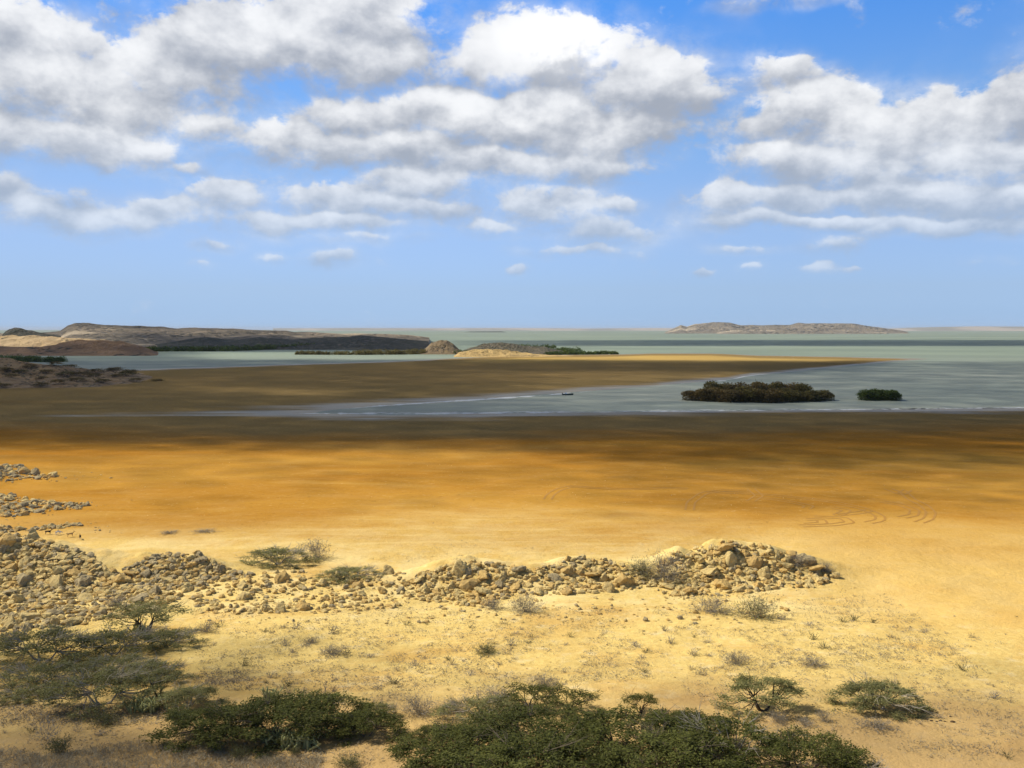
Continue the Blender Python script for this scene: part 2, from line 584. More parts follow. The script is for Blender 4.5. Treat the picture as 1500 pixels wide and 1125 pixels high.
def foam(px0, px1, curve, dpy, wpy, seed, gap=0.35):
    px = np.arange(px0, px1, 1.5)
    nz = fbm(px / 14, px * 0, 4, seed)
    taper = np.clip(np.minimum(px - px0, px1 - px) / 60, 0, 1)
    w = wpy * np.clip((nz - gap) * 3.5, 0, 1.4) * taper
    j = (fbm(px / 5, px * 0, 2, seed + 3) - 0.5) * 0.8
    yc = curve(px) + dpy + j
    xa, ya = ground(px, yc + w / 2, 0.03)
    xb, yb = ground(px, yc - w / 2, 0.03)
    V = np.concatenate([np.stack([xa, ya, xa * 0 + 0.03], 1), np.stack([xb, yb, xb * 0 + 0.03], 1)])
    k = len(px)
    i = np.arange(k - 1)
    keep = (w[:-1] > 0.05) | (w[1:] > 0.05)
    Fq = np.stack([i, i + 1, i + 1 + k, i + k], 1)[keep]
    return V, Fq


g = Geo()
for a in ((500, 870, yA, 0.3, 1.7, 1, 0.28), (430, 860, yB, -1.0, 1.6, 2, 0.30), (840, 1500, yB, -0.8, 1.1, 3, 0.34), (470, 1250, yB, -2.4, 0.7, 5, 0.42),
          (985, 1150, yA, 0.6, 1.0, 6, 0.42), (1250, 1640, yB, -0.9, 1.1, 8, 0.36)):
    g.add(*foam(*a))
kind(obj('wave_foam', g.mesh('wave_foam', [M_FOAM])), 'stuff', 'thin white line of wave foam along the tidal channel edges', 'foam')

# ------------------------------------------------------------------ hills
def hill(name, label, prof, Y0, front, back, mat, amp=0.10, nscale=8.0, npx=None, ny=70, steep=1.0, seed=0):
    px = np.arange(prof[0][0], prof[-1][0] + 0.01, npx or max(1.0, (prof[-1][0] - prof[0][0]) / 240))
    ys = np.concatenate([Y0 - front * (1 - np.linspace(0, 1, ny)) ** 1.2, Y0 + back * np.linspace(0.03, 1, ny // 2)])
    top = lut(prof)(px)
    d = pdir(px, top)
    zc = HC + d[2] / d[1] * Y0
    XX = (px[None, :] - 750) / F * (ys[:, None] * CP + HC * SP)
    YY = np.repeat(ys[:, None], len(px), 1)
    wob = (fbm(XX / (front * 0.5), YY / (front * 0.5), 3, seed + 11) - 0.5) * 0.5
    t = np.where(YY < Y0, (Y0 - YY) / front, (YY - Y0) / back)
    tt = np.clip(t + wob * np.sin(np.pi * np.clip(t, 0, 1)), 0, 1)
    s = (1 - tt ** (1.6 * steep)) ** 1.3
    nz = fbm(XX / nscale, YY / nscale, 5, seed)
    rid = 1 - np.abs(2 * fbm(XX / (nscale * 2.2), YY / (nscale * 2.2), 4, seed + 5) - 1)
    Z = zc[None, :] * s * (1 - amp * 1.6 * np.minimum(1, t * 3) * rid) + zc[None, :] * amp * (nz - 0.5) * s
    Z = np.where(t >= 0.999, -0.8, Z - 0.35)
    o = obj(name, mesh(name, np.stack([XX, YY, Z], -1).reshape(-1, 3), grid_faces(len(ys), len(px)), [mat], True))
    kind(o, 'structure', label)
    return o


hill('hill', 'long grey brown scrub covered range on the far left horizon',
     [(-700, 492), (-300, 484), (-60, 489), (0, 488), (60, 487), (88, 484), (100, 476), (110, 473), (130, 472.5), (180, 477), (215, 478), (240, 478), (260, 481), (285, 479.5), (320, 480), (345, 480),
      (400, 482.5), (420, 484), (432, 487), (500, 489), (560, 489.5), (600, 491), (630, 494)], 2300, 800, 700, M_RANGE, 0.34, 110, 1.5, 80, seed=1)
hill('hill', 'small dark rounded knoll at the left end of the range', [(3, 491), (8, 486), (15, 482), (22, 480), (32, 480), (40, 483), (55, 486), (70, 489), (90, 492)], 1900, 110, 200, M_DARKVEG, 0.1, 20, 0.7, 40, seed=21)
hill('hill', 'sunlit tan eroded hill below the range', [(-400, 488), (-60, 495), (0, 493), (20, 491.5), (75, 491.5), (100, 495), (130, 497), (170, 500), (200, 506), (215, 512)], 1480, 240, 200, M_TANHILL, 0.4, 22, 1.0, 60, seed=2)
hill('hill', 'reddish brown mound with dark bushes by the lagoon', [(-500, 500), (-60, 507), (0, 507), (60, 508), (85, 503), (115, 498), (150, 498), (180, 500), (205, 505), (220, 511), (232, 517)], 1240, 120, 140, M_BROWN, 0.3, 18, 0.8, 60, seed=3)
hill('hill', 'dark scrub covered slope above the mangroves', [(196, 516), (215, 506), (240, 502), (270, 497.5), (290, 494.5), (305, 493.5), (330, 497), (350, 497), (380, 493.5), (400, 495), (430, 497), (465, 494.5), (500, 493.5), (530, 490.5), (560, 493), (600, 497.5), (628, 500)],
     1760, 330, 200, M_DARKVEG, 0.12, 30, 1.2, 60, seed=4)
hill('hill', 'brown scrub dotted headland on the left shore',
     [(-900, 500), (-300, 510), (-60, 518), (0, 523), (40, 529), (90, 535), (130, 540), (170, 545), (210, 550), (250, 557), (290, 563), (330, 567), (365, 571)], 610, 130, 140, M_HEAD, 0.3, 8, 1.5, 110, steep=0.8, seed=5)
hill('hill', 'rounded brown rubble hump on the island', [(612, 519), (622, 511), (632, 502), (645, 498), (655, 498.5), (664, 503), (671, 510), (680, 517)], 1230, 40, 60, M_RUBBLEHILL, 0.12, 6, 0.5, 50, steep=0.8, seed=6)
hill('hill', 'low yellow sandy bluff at the island foot', [(662, 523.5), (672, 516), (690, 512.5), (700, 511.5), (715, 511), (740, 512), (760, 515), (785, 518), (810, 520), (840, 521)], 1110, 40, 60, M_CLIFF, 0.32, 6, 0.6, 60, steep=1.6, seed=7)
hill('hill', 'grey scrub rise behind the sandy bluff', [(668, 516), (690, 509), (710, 503), (735, 501), (752, 503), (770, 506), (800, 508), (815, 512), (840, 517), (870, 520)], 1250, 70, 80, M_GREYSCRUB, 0.2, 8, 0.6, 50, seed=8)
hill('hill', 'long low pale brown island on the right horizon',
     [(974, 486.5), (984, 482.5), (997, 476.5), (1006, 478.5), (1018, 474), (1045, 473), (1068, 473.5), (1082, 475.5), (1110, 477), (1140, 476.5), (1158, 476), (1170, 472.5), (1192, 472.5), (1230, 474), (1268, 477),
      (1284, 479), (1310, 483), (1330, 486)], 7600, 900, 900, M_ISLE, 0.34, 190, 0.8, 60, seed=9)
hill('hill', 'pale low slope in front of the island', [(1050, 487), (1070, 483.5), (1085, 482), (1120, 481.5), (1160, 480.5), (1200, 481), (1250, 484.5), (1300, 486.5)], 6700, 450, 500, M_ISLE, 0.25, 120, 0.8, 50, seed=10)
hill('hill', 'faint far coast right of the island', [(1290, 482), (1330, 480), (1380, 478.8), (1430, 478), (1490, 478.4), (1600, 479.0), (2400, 480)], 17000, 1500, 3000, M_FARCOAST, 0.1, 900, 4, 30, seed=12)
hill('hill', 'faint far coast left of the island', [(400, 481), (520, 480.6), (640, 481), (720, 480.4), (860, 481.3), (960, 480.6), (1010, 481)], 20000, 1200, 3000, M_FARCOAST, 0.1, 900, 4, 30, seed=13)
hill('hill', 'thin dark islet strip in the far bay', [(675, 487), (690, 485.6), (735, 485.4), (745, 487)], 9500, 150, 200, M_DARKVEG, 0.1, 80, 1.5, 20, seed=14)

# ------------------------------------------------------------------ far mangrove belts (read as one mass)
def belt(name, label, spans, mat, leaf=1.7, per=70):
    CC, TT = [], []
    for (pxa, pya, pxb, pyb, toph, cnt, depth) in spans:
        for k in range(cnt):
            f = random.random()
            px = pxa + (pxb - pxa) * f + random.uniform(-3, 3)
            py = pya + (pyb - pya) * f
            X, Y = ground(px, py)
            Y += random.random() ** 1.5 * depth
            X = (px - 750) / F * (Y * CP + HC * SP)
            hh = toph * random.uniform(0.55, 1.1)
            r = hh * random.uniform(0.55, 0.9)
            u = rng.normal(size=(per, 3))
            u /= np.linalg.norm(u, axis=1, keepdims=True)
            u *= rng.uniform(0.6, 1.0, (per, 1))
            u[:, 2] = np.abs(u[:, 2]) * 1.15 - 0.2
            CC.append(np.array([X, Y, hh * 0.12]) + u * np.array([r, r, hh * 0.85]))
            TT.append(np.clip(rng.normal(0.45, 0.22, per) + random.uniform(-0.2, 0.2), 0, 1))
    C = np.concatenate(CC)
    C[:, 2] = np.maximum(C[:, 2], 0.1)
    V, Fq = leaves(C, rng.uniform(0.7, 1.3, len(C)) * leaf, rng.uniform(0.5, 0.9, len(C)) * leaf, 0.3)
    o = obj(name, mesh(name, V, Fq, [mat], False, np.concatenate(TT)))
    kind(o, 'stuff', label, 'mangroves')
    return o


belt('mangrove_belt', 'dark far mangrove belt along the lagoon behind', [(212, 515, 330, 514.5, 9, 90, 60), (330, 514.5, 430, 511, 10, 100, 80), (430, 511, 520, 508, 11, 90, 120), (520, 505, 610, 502, 11, 90, 150)], M_LEAF['mangrove'], 2.6, 60)
belt('mangrove_belt', 'thin dark mangrove strip left of the rubble hump', [(434, 519.5, 520, 520, 5.5, 80, 40), (520, 520, 625, 519, 8, 130, 50)], M_LEAF['olive'], 1.8, 70)
belt('mangrove_belt', 'green mangroves right of the sandy bluff', [(765, 516, 850, 517, 9, 90, 70), (800, 520, 903, 519, 5.0, 120, 40), (668, 519, 700, 518, 6, 26, 30), (735, 509, 812, 510, 7, 60, 60)], M_LEAF['mangrove'], 1.8, 70)
belt('mangrove_thicket', 'dark green mangrove thicket behind the left headland', [(-150, 529, 60, 530, 8, 90, 40), (10, 530, 92, 530.5, 7, 70, 30)], M_LEAF['mangrove'], 1.2, 130)

# ------------------------------------------------------------------ rocks
import bmesh


def ico(sub):
    bm = bmesh.new()
    bmesh.ops.create_icosphere(bm, subdivisions=sub, radius=1.0)
    V = np.array([v.co[:] for v in bm.verts])
    Fc = np.array([[v.index for v in f.verts] for f in bm.faces])
    bm.free()
    return V, Fc


ICO = {1: ico(1), 2: ico(2), 3: ico(3)}


def rock_shape(form, sub, seed):
    r = np.random.default_rng(seed)
    V, Fc = ICO[sub]
    npl = {'angular': 9, 'slab': 8, 'rounded': 15}[form]
    nrm = r.normal(size=(npl, 3))
    nrm /= np.linalg.norm(nrm, axis=1, keepdims=True)
    dist = r.uniform(0.55, 0.95, npl) if form != 'rounded' else r.uniform(0.78, 1.0, npl)
    dd = V @ nrm.T
    rad = np.where(dd > 0.05, dist[None, :] / np.maximum(dd, 0.05), 9).min(1)
    rad = np.minimum(rad, 1.25)
    W = V * rad[:, None]
    nz = fbm(W[:, 0] * 2.2 + seed, W[:, 1] * 2.2 + W[:, 2] * 1.7, 3, seed % 50)
    nz2 = fbm(W[:, 0] * 5.5 + 2 * seed, W[:, 1] * 5.5 + W[:, 2] * 4.3, 2, (seed + 9) % 50)
    W = W * (1 + 0.50 * (nz - 0.5) + 0.22 * (nz2 - 0.5))[:, None]
    sc_ = {'angular': (1.0, 0.8, 0.75), 'slab': (1.15, 0.85, 0.42), 'rounded': (1.0, 0.85, 0.7)}[form]
    W = W * np.array(sc_)
    W /= max(np.ptp(W[:, 0]), np.ptp(W[:, 1])) / 2
    return W, Fc


ROCKS = {}
k = 0
for form in ('angular', 'slab', 'rounded'):
    for tone in ('tan', 'ochre', 'grey'):
        ROCKS[form, tone] = []
        for v in range(3):
            k += 1
            W, Fc = rock_shape(form, 3, 100 + k)
            ROCKS[form, tone].append(mesh('rock', W, Fc, [M_ROCK[tone]], False))


def in_poly(px, py, poly):
    c = False
    j = len(poly) - 1
    for i in range(len(poly)):
        xi, yi = poly[i]
        xj, yj = poly[j]
        if (yi > py) != (yj > py) and px < (xj - xi) * (py - yi) / (yj - yi) + xi:
            c = not c
        j = i
    return c


def sample_poly(poly):
    xs = [p[0] for p in poly]
    ys = [p[1] for p in poly]
    while True:
        px = random.uniform(min(xs), max(xs))
        py = random.uniform(min(ys), max(ys))
        if in_poly(px, py, poly):
            return px, py


PILES = [
    # name, polygon, number, size range (photo px wide), tone weights (tan, ochre, grey), group
    ('left rubble heap', [(-15, 782), (40, 786), (90, 800), (125, 812), (165, 838), (205, 862), (268, 872), (240, 892), (200, 903), (120, 915), (0, 928), (-15, 928)], 108, (11, 34), (6, 3, 4)),
    ('dark rock bank', [(168, 842), (215, 818), (245, 811), (290, 812), (320, 824), (345, 836), (372, 842), (350, 850), (310, 855), (270, 868), (215, 862)], 40, (9, 24), (2, 4, 5)),
    ('low stony strip', [(280, 868), (345, 845), (400, 838), (470, 838), (560, 840), (620, 838), (620, 880), (560, 895), (450, 898), (330, 900), (285, 895)], 38, (8, 26), (5, 5, 1)),
    ('middle rubble ridge', [(600, 845), (650, 830), (690, 822), (730, 826), (780, 836), (830, 816), (875, 818), (920, 830), (950, 838), (940, 862), (840, 872), (760, 872), (700, 890), (620, 880)], 54, (9, 34), (7, 4, 1.2)),
    ('right rubble mound', [(945, 845), (985, 812), (1030, 800), (1070, 794), (1110, 798), (1160, 810), (1200, 828), (1232, 848), (1200, 858), (1100, 868), (1000, 880), (950, 862)], 46, (9, 36), (7, 4, 1)),
    ('far left outcrop', [(-10, 680), (20, 682), (50, 690), (95, 698), (60, 702), (20, 704), (-10, 706)], 8, (9, 20), (1, 2, 5)),
    ('middle left outcrop', [(-10, 722), (30, 728), (70, 735), (130, 739), (120, 746), (70, 748), (20, 758), (-10, 756)], 14, (9, 22), (2, 2, 5)),
    ('outcrop by the goats', [(-5, 772), (40, 774), (70, 771), (120, 767), (118, 772), (60, 777), (-5, 782)], 6, (8, 16), (2, 3, 3)),
]
n_rock = 0
rub = Geo()
rub_parts = {'tan': ([], []), 'ochre': ([], []), 'grey': ([], [])}


def pxsize(px_w, X, Y, Z):
    d = Y * CP - (Z - HC) * SP
    return px_w * d / F


def put_rubble(px, py, w, tone, seedform=None):
    X, Y, Z = hit(px, py)
    s = pxsize(w, X, Y, Z) / 2
    V, Fc = random.choice(RUB if w < 5.5 else RUB2)
    a = random.uniform(0, 6.28)
    ca, sa = math.cos(a), math.sin(a)
    W = V * np.array([s, s * random.uniform(0.7, 1), s * random.uniform(0.6, 1)])
    W = np.stack([W[:, 0] * ca - W[:, 1] * sa + X, W[:, 0] * sa + W[:, 1] * ca + Y, W[:, 2] + Z + s * 0.2], 1)
    A = rub_parts[tone]
    A[1].append(Fc + sum(len(v) for v in A[0][-1:]) * 0 + (A_cnt[tone]))
    A[0].append(W)
    A_cnt[tone] += len(W)


A_cnt = {'tan': 0, 'ochre': 0, 'grey': 0}
RUB = [rock_shape(random.choice(['angular', 'slab', 'angular']), 1, 900 + q) for q in range(14)]
RUB2 = [rock_shape(random.choice(['angular', 'slab', 'angular', 'rounded']), 2, 950 + q) for q in range(16)]
TONES = ('tan', 'ochre', 'grey')
TWORD = {'tan': 'pale tan', 'ochre': 'ochre', 'grey': 'grey brown'}
FWORD = {'angular': 'angular', 'slab': 'flat', 'rounded': 'rounded'}
for (pname, poly, cnt, (s0, s1), wts) in PILES:
    taken = []
    ytop = {}
    xs = [p[0] for p in poly]
    x0, x1 = min(xs), max(xs)
    pyr = [p[1] for p in poly]
    tries = 0
    sizes = sorted([s0 + (s1 - s0) * random.random() ** 2.7 for _ in range(cnt)], reverse=True)
    for w in sizes:
        for _ in range(60):
            px, py = sample_poly(poly)
            if all((px - q[0]) ** 2 + ((py - q[1]) * 1.5) ** 2 > (0.42 * (w + q[2])) ** 2 for q in taken):
                break
        taken.append((px, py, w))
        X, Y, Z = hit(px, py)
        s = pxsize(w, X, Y, Z) / 2
        tone = random.choices(TONES, wts)[0]
        form = random.choices(('angular', 'slab', 'rounded'), (6, 5, 1))[0]
        o = obj('rock', random.choice(ROCKS[form, tone]), None, (X, Y, Z + s * 0.20), random.uniform(0, 6.28),
                (s, s * random.uniform(0.8, 1.1), s * random.uniform(0.8, 1.25)))
        o.rotation_euler = (random.uniform(-0.35, 0.35), random.uniform(-0.35, 0.35), random.uniform(0, 6.28))
        f = (px - x0) / (x1 - x0)
        ytopx = min([p[1] for p in poly if abs(p[0] - px) < (x1 - x0) * 0.16] or pyr)
        ybotx = max([p[1] for p in poly if abs(p[0] - px) < (x1 - x0) * 0.16] or pyr)
        fy = (py - ytopx) / max(1, ybotx - ytopx)
        where = ('on top of' if fy < 0.33 else 'halfway up' if fy < 0.67 else 'at the foot of')
        side = 'left part' if f < 0.34 else 'centre' if f < 0.67 else 'right part'
        sw = 'large' if w > 0.62 * s1 else 'medium' if w > 0.42 * s1 else 'small'
        tag(o, f'{sw} {TWORD[tone]} {FWORD[form]} rock {where} {side} of {pname}', 'rock', 'rocks of the ' + pname)
        n_rock += 1
    npieces = int(cnt * {'left rubble heap': 24, 'dark rock bank': 20, 'low stony strip': 18, 'middle rubble ridge': 22, 'right rubble mound': 22}.get(pname, 22))
    for _ in range(npieces):
        px, py = sample_poly(poly)
        put_rubble(px, py, 1.6 + (s0 + 3) * random.random() ** 1.5, random.choices(TONES, wts)[0])

# loose stones strewn in front of the ridge and on the flat
SCAT = [(PILES[0][1], 700, (0.9, 2.6)), (PILES[1][1], 250, (0.9, 2.4)), ([(350, 835), (620, 838), (700, 880), (620, 900), (300, 900)], 500, (0.8, 2.4)), (PILES[3][1], 500, (0.8, 2.6)), ([(930, 850), (1070, 800), (1250, 850), (1260, 866), (1000, 890)], 700, (0.8, 2.6)),
        ([(280, 880), (620, 870), (760, 880), (1000, 870), (1180, 868), (1150, 900), (1050, 922), (900, 915), (700, 912), (420, 915), (290, 910)], 420, (2, 10)),
        ([(200, 900), (1300, 870), (1400, 1000), (900, 1010), (300, 1010)], 420, (1.2, 3.6)),
        ([(20, 765), (160, 765), (180, 782), (20, 785)], 30, (1.5, 5)),
        ([(0, 690), (170, 692), (175, 700), (0, 710)], 40, (1.5, 6)), ([(0, 740), (150, 735), (170, 742), (0, 765)], 40, (1.5, 6)),
        ([(150, 672), (1500, 690), (1500, 800), (100, 760)], 150, (0.9, 2.2)), ([(60, 1050), (600, 1090), (600, 1125), (60, 1110)], 70, (1.2, 4))]
for poly, cnt, (a, b) in SCAT:
    for _ in range(cnt):
        px, py = sample_poly(poly)
        put_rubble(px, py, a + (b - a) * random.random() ** 2.5, random.choices(TONES, (4, 4, 2))[0])
Vs, Fs, Mi, off = [], [], [], 0
for i, tone in enumerate(TONES):
    V = np.concatenate(rub_parts[tone][0])
    Fc = np.concatenate(rub_parts[tone][1])
    Vs.append(V)
    Fs.append(Fc + off)
    Mi.append(np.full(len(Fc), i))
    off += len(V)
o = obj('rubble', mesh('rubble', np.concatenate(Vs), np.concatenate(Fs), [M_ROCK[t] for t in TONES], False, None, np.concatenate(Mi)))
kind(o, 'stuff', 'small broken stones and grit between the larger rocks', 'rubble')

# ------------------------------------------------------------------ plants
def acacia(rx, ry, h, pads, leafkey, lift=0.35, spr=15, nl=13, leaf=0.20, bark=None, dead=0, seed=0, gap=0.0, thick=0.13, droop=0.3):
    """returns (trunk mesh, crown mesh)"""
    r = np.random.default_rng(seed)
    g = Geo()
    CC, AA, TT = [], [], []
    golden = 2.39996
    pr = math.sqrt(rx * ry / pads) * 1.15
    nst = 3 + seed % 3
    stems = []
    for s in range(nst):
        a = s * 6.283 / nst + r.uniform(-0.5, 0.5)
        p = np.array([math.cos(a) * rx * 0.25, math.sin(a) * ry * 0.25, h * r.uniform(0.3, 0.45)])
        b = np.array([r.uniform(-0.15, 0.15), r.uniform(-0.15, 0.15), -0.1])
        m = (b + p) / 2 + np.array([r.uniform(-.1, .1), r.uniform(-.1, .1), -0.08 * h])
        g.tube([b, m, p], [0.035 * h + 0.03, 0.028 * h + 0.02, 0.018 * h + 0.015], 5)
        stems.append(p)
    for k in range(pads):
        if r.random() < gap:
            continue
        q = math.sqrt((k + 0.5) / pads)
        a = k * golden + r.uniform(-0.4, 0.4)
        q2 = np.clip(q + r.uniform(-0.12, 0.12), 0.02, 1.05)
        dome = lift + (1 - lift) * math.sqrt(max(0, 1 - q2 * q2))
        c = np.array([math.cos(a) * rx * q2, math.sin(a) * ry * q2, h * dome * r.uniform(0.82, 1.08)])
        st = min(stems, key=lambda p: np.linalg.norm(p - c))
        mid = st * 0.45 + c * 0.55 + np.array([0, 0, -0.10 * h + r.uniform(-.05, .1)])
        g.tube([st, mid, c], [0.013 * h + 0.012, 0.010 * h + 0.008, 0.008], 4)
        pt = r.uniform(-0.18, 0.18)
        for s in range(spr):
            aa = r.uniform(0, 6.283)
            qq = math.sqrt(r.random())
            d = np.array([math.cos(aa), math.sin(aa), 0.0])
            sp = c + d * pr * qq + np.array([0, 0, r.normal() * thick - droop * pr * qq * qq * 0.5])
            sp[2] = max(sp[2], 0.08)
            if s % 3 == 0:
                g.tube([c, (c + sp) / 2 + np.array([0, 0, 0.04]), sp], [0.010, 0.008, 0.004], 3)
            n_ = nl
            off = r.normal(size=(n_, 3)) * np.array([0.16, 0.16, 0.05]) * (leaf / 0.2) + d * r.uniform(-0.3, 0.3, (n_, 1)) * (leaf / 0.2)
            CC.append(sp + off)
            ax = d + r.normal(size=(n_, 3)) * 0.8 + np.array([0.9, 0.1, 0.0])
            ax[:, 2] *= 0.35
            AA.append(ax)
            TT.append(np.clip(r.normal(0.42 + pt, 0.2, n_) + r.uniform(-0.15, 0.15), 0, 1))
    for k in range(dead):
        a = r.uniform(0, 6.28)
        q = r.uniform(0.2, 0.9)
        c = np.array([math.cos(a) * rx * q, math.sin(a) * ry * q, h * (lift + (1 - lift) * math.sqrt(1 - q * q)) * 0.9])
        for s in range(4):
            d = np.array([math.cos(a) + r.normal() * 0.6, math.sin(a) + r.normal() * 0.6, r.uniform(0.25, 0.9)])
            L = r.uniform(0.5, 1.1)
            m = c + d * L * 0.5 + r.normal(size=3) * 0.08
            e = c + d * L + r.normal(size=3) * 0.12
            g.tube([c, m, e], [0.022, 0.016, 0.006], 3)
            g.tube([m, m + (d + r.normal(size=3) * 0.7) * 0.35], [0.012, 0.005], 3)
    C = np.concatenate(CC)
    C[:, 2] = np.maximum(C[:, 2], 0.04)
    global rng
    keep = rng
    rng = r
    V, Fq = leaves(C, leaf * r.uniform(0.7, 1.3, len(C)), leaf * 0.36 * r.uniform(0.7, 1.3, len(C)), 0.55, np.concatenate(AA))
    rng = keep
    return (g.mesh('trunk', [bark or M_BARK], True), mesh('crown', V, Fq, [M_LEAF[leafkey]], False, np.concatenate(TT)))


PROTO = {
    # key: (meshes, nominal width, nominal height)
    'spread': (acacia(5.0, 3.2, 2.3, 44, 'green', 0.26, 18, 17, 0.21, dead=4, seed=1, thick=0.17), 10.6, 2.4),
    'spread2': (acacia(4.4, 3.0, 2.6, 38, 'green', 0.24, 18, 17, 0.21, dead=6, seed=2, thick=0.17), 9.4, 2.7),
    'open': (acacia(3.6, 2.6, 2.6, 24, 'green', 0.42, 15, 15, 0.20, M_DEAD, dead=16, seed=3, gap=0.12), 7.8, 2.9),
    'flat': (acacia(4.6, 2.8, 1.7, 40, 'green', 0.20, 18, 17, 0.20, dead=3, seed=4, thick=0.16), 9.8, 1.8),
    'pale': (acacia(4.0, 2.8, 1.8, 36, 'greygreen', 0.08, 17, 16, 0.19, M_DEAD, dead=22, seed=5, gap=0.08, thick=0.20, droop=0.5), 8.6, 1.9),
    'pale2': (acacia(4.6, 2.9, 2.1, 42, 'greygreen', 0.10, 17, 16, 0.19, M_DEAD, dead=28, seed=6, gap=0.08, thick=0.20, droop=0.5), 9.8, 2.2),
    'umbrella': (acacia(2.4, 1.9, 2.3, 17, 'greygreen', 0.70, 17, 15, 0.17, M_DARKBARK, dead=2, seed=7), 5.2, 2.4),
    'umbrella2': (acacia(2.0, 1.6, 1.9, 14, 'green', 0.66, 17, 15, 0.17, M_DARKBARK, dead=3, seed=8), 4.4, 2.0),
    'layered': (acacia(2.9, 2.3, 2.6, 34, 'greygreen', 0.14, 15, 15, 0.19, M_DARKBARK, dead=2, seed=9, gap=0.16, thick=0.09), 6.3, 2.7),
    'dense': (acacia(3.0, 2.4, 2.1, 36, 'greygreen', 0.10, 19, 17, 0.17, M_DEAD, dead=8, seed=10, thick=0.16), 6.4, 2.2),
}
used = set()


def plant(key, name, px, py, wpx, label, cat='tree', group=None, hpx=None, yaw=None):
    (tm, cm), W0, H0 = PROTO[key]
    X, Y, Z = hit(px, py)
    d = Y * CP - (Z - HC) * SP
    s = wpx * d / F / W0
    if hpx is not None:
        hpx = max(0.5 * hpx, hpx - 0.085 * wpx)
    sz = s if hpx is None else hpx * d / F / math.cos(PITCH + math.atan((py - 562.5) / F)) / H0
    root = bpy.data.objects.new(name, None)
    COL.objects.link(root)
    root.empty_display_size = 0.5
    root.location = (X, Y, Z - 0.05)
    root.rotation_euler = (0, 0, yaw if yaw is not None else random.choice((0, math.pi)) + random.uniform(-0.35, 0.35))
    root.scale = (s, s, sz)
    obj('trunk', tm, root)
    obj('crown', cm, root)
    tag(root, label, cat, group)
    return root


GA = 'green acacias of the near thicket'
GB = 'windswept acacias at the lower left'
T = [
    # bottom thicket
    ('spread2', 668, 1122, 210, 62, 'dark green acacia at the left end of the bottom thicket beside bare sand', GA),
    ('spread', 790, 1098, 260, 66, 'wide dark green acacia in the bottom thicket under the small flat-topped trees', GA),
    ('flat', 760, 1142, 300, 70, 'lowest dark green acacia of the thicket, cut by the lower picture edge', GA),
    ('spread', 930, 1112, 270, 76, 'broad dark green acacia in the middle of the bottom thicket', GA),
    ('spread2', 990, 1150, 260, 80, 'bright green acacia crown at the lower picture edge in front of the bare branched one', GA),
    ('spread2', 1010, 1092, 150, 56, 'upright green acacia at the back right of the thicket', GA),
    ('open', 1062, 1126, 200, 84, 'acacia of the thicket with pale bare branches over its crown', GA),
    ('spread', 1180, 1140, 220, 72, 'green acacia at the right end of the bottom thicket', GA),
    ('pale', 1248, 1146, 140, 40, 'low thin acacia trailing from the right end of the thicket', GA),
    ('pale', 700, 1052, 150, 34, 'light grey green acacia at the back left of the thicket', GA),
    ('flat', 640, 1088, 110, 30, 'low sprawling acacia joining the thicket by the white stone', GA),
    ('umbrella2', 776, 1036, 88, 34, 'small flat-topped acacia standing up behind the thicket, left of two', GA),
    ('umbrella2', 836, 1042, 82, 34, 'small leaning flat-topped acacia with bare stems over lit sand', GA),
    ('umbrella2', 938, 1044, 56, 30, 'tiny round-topped acacia just above the middle of the thicket', GA),
    # middle left green mass
    ('flat', 316, 1084, 200, 56, 'dark green low acacia at the left end of the lower left shrub bank', GB),
    ('spread', 410, 1078, 230, 66, 'dark green spreading acacia in the middle of the lower left shrub bank', GB),
    ('spread2', 470, 1066, 170, 56, 'green acacia behind the cactus clump', GB),
    ('flat', 535, 1078, 130, 42, 'low green acacia at the right end of the lower left shrub bank', GB),
    ('pale', 560, 1050, 60, 24, 'small pale acacia above the right end of the shrub bank', GB),
    # left mass
    ('umbrella', 212, 926, 118, 48, 'grey green flat-topped acacia leaning below the left rubble heap', GB),
    ('pale', 245, 946, 110, 30, 'low feathery acacia right of the leaning flat-topped one', GB),
    ('pale2', 62, 968, 190, 58, 'big grey green windswept acacia with a dark hollow beneath at the left edge', GB),
    ('pale', 168, 958, 150, 44, 'pale green acacia between the hollow one and the flat-topped one', GB),
    ('pale2', 175, 990, 150, 36, 'pale branched acacia with bare grey stems in the left shrub mass', GB),
    ('pale', 60, 1004, 150, 38, 'low dusty green acacia at the left edge under the big one', GB),
    ('pale2', 150, 1032, 180, 60, 'dusty green acacia with a dark leaning trunk above the shaded earth', GB),
    ('pale', 225, 996, 120, 34, 'feathery green acacia with a long shadow on bare sand', GB),
    ('umbrella', 232, 1020, 74, 40, 'small grey umbrella-shaped acacia above the cactus', GB),
    ('dense', 275, 1034, 100, 32, 'grey green low shrub behind the lower left shrub bank', GB),
    ('pale', 30, 1026, 90, 22, 'thin low shrub on the shaded earth at the left edge', GB),
    # right and middle
    ('layered', 1118, 1042, 138, 56, 'lone layered green acacia on lit sand with a dark shadow', None),
    ('dense', 1286, 1038, 142, 44, 'lone dome-shaped grey green acacia at the right on the sand', None),
    ('pale', 408, 826, 116, 32, 'grey green shrub behind the stony strip, with shadow to its right', None),
    ('pale', 515, 846, 110, 22, 'low flat grey green shrub behind the middle stony strip', None),
]
for (key, px, py, wpx, hpx, label, grp) in T:
    plant(key, 'acacia_tree', px, py, wpx, label, 'acacia', grp, hpx)


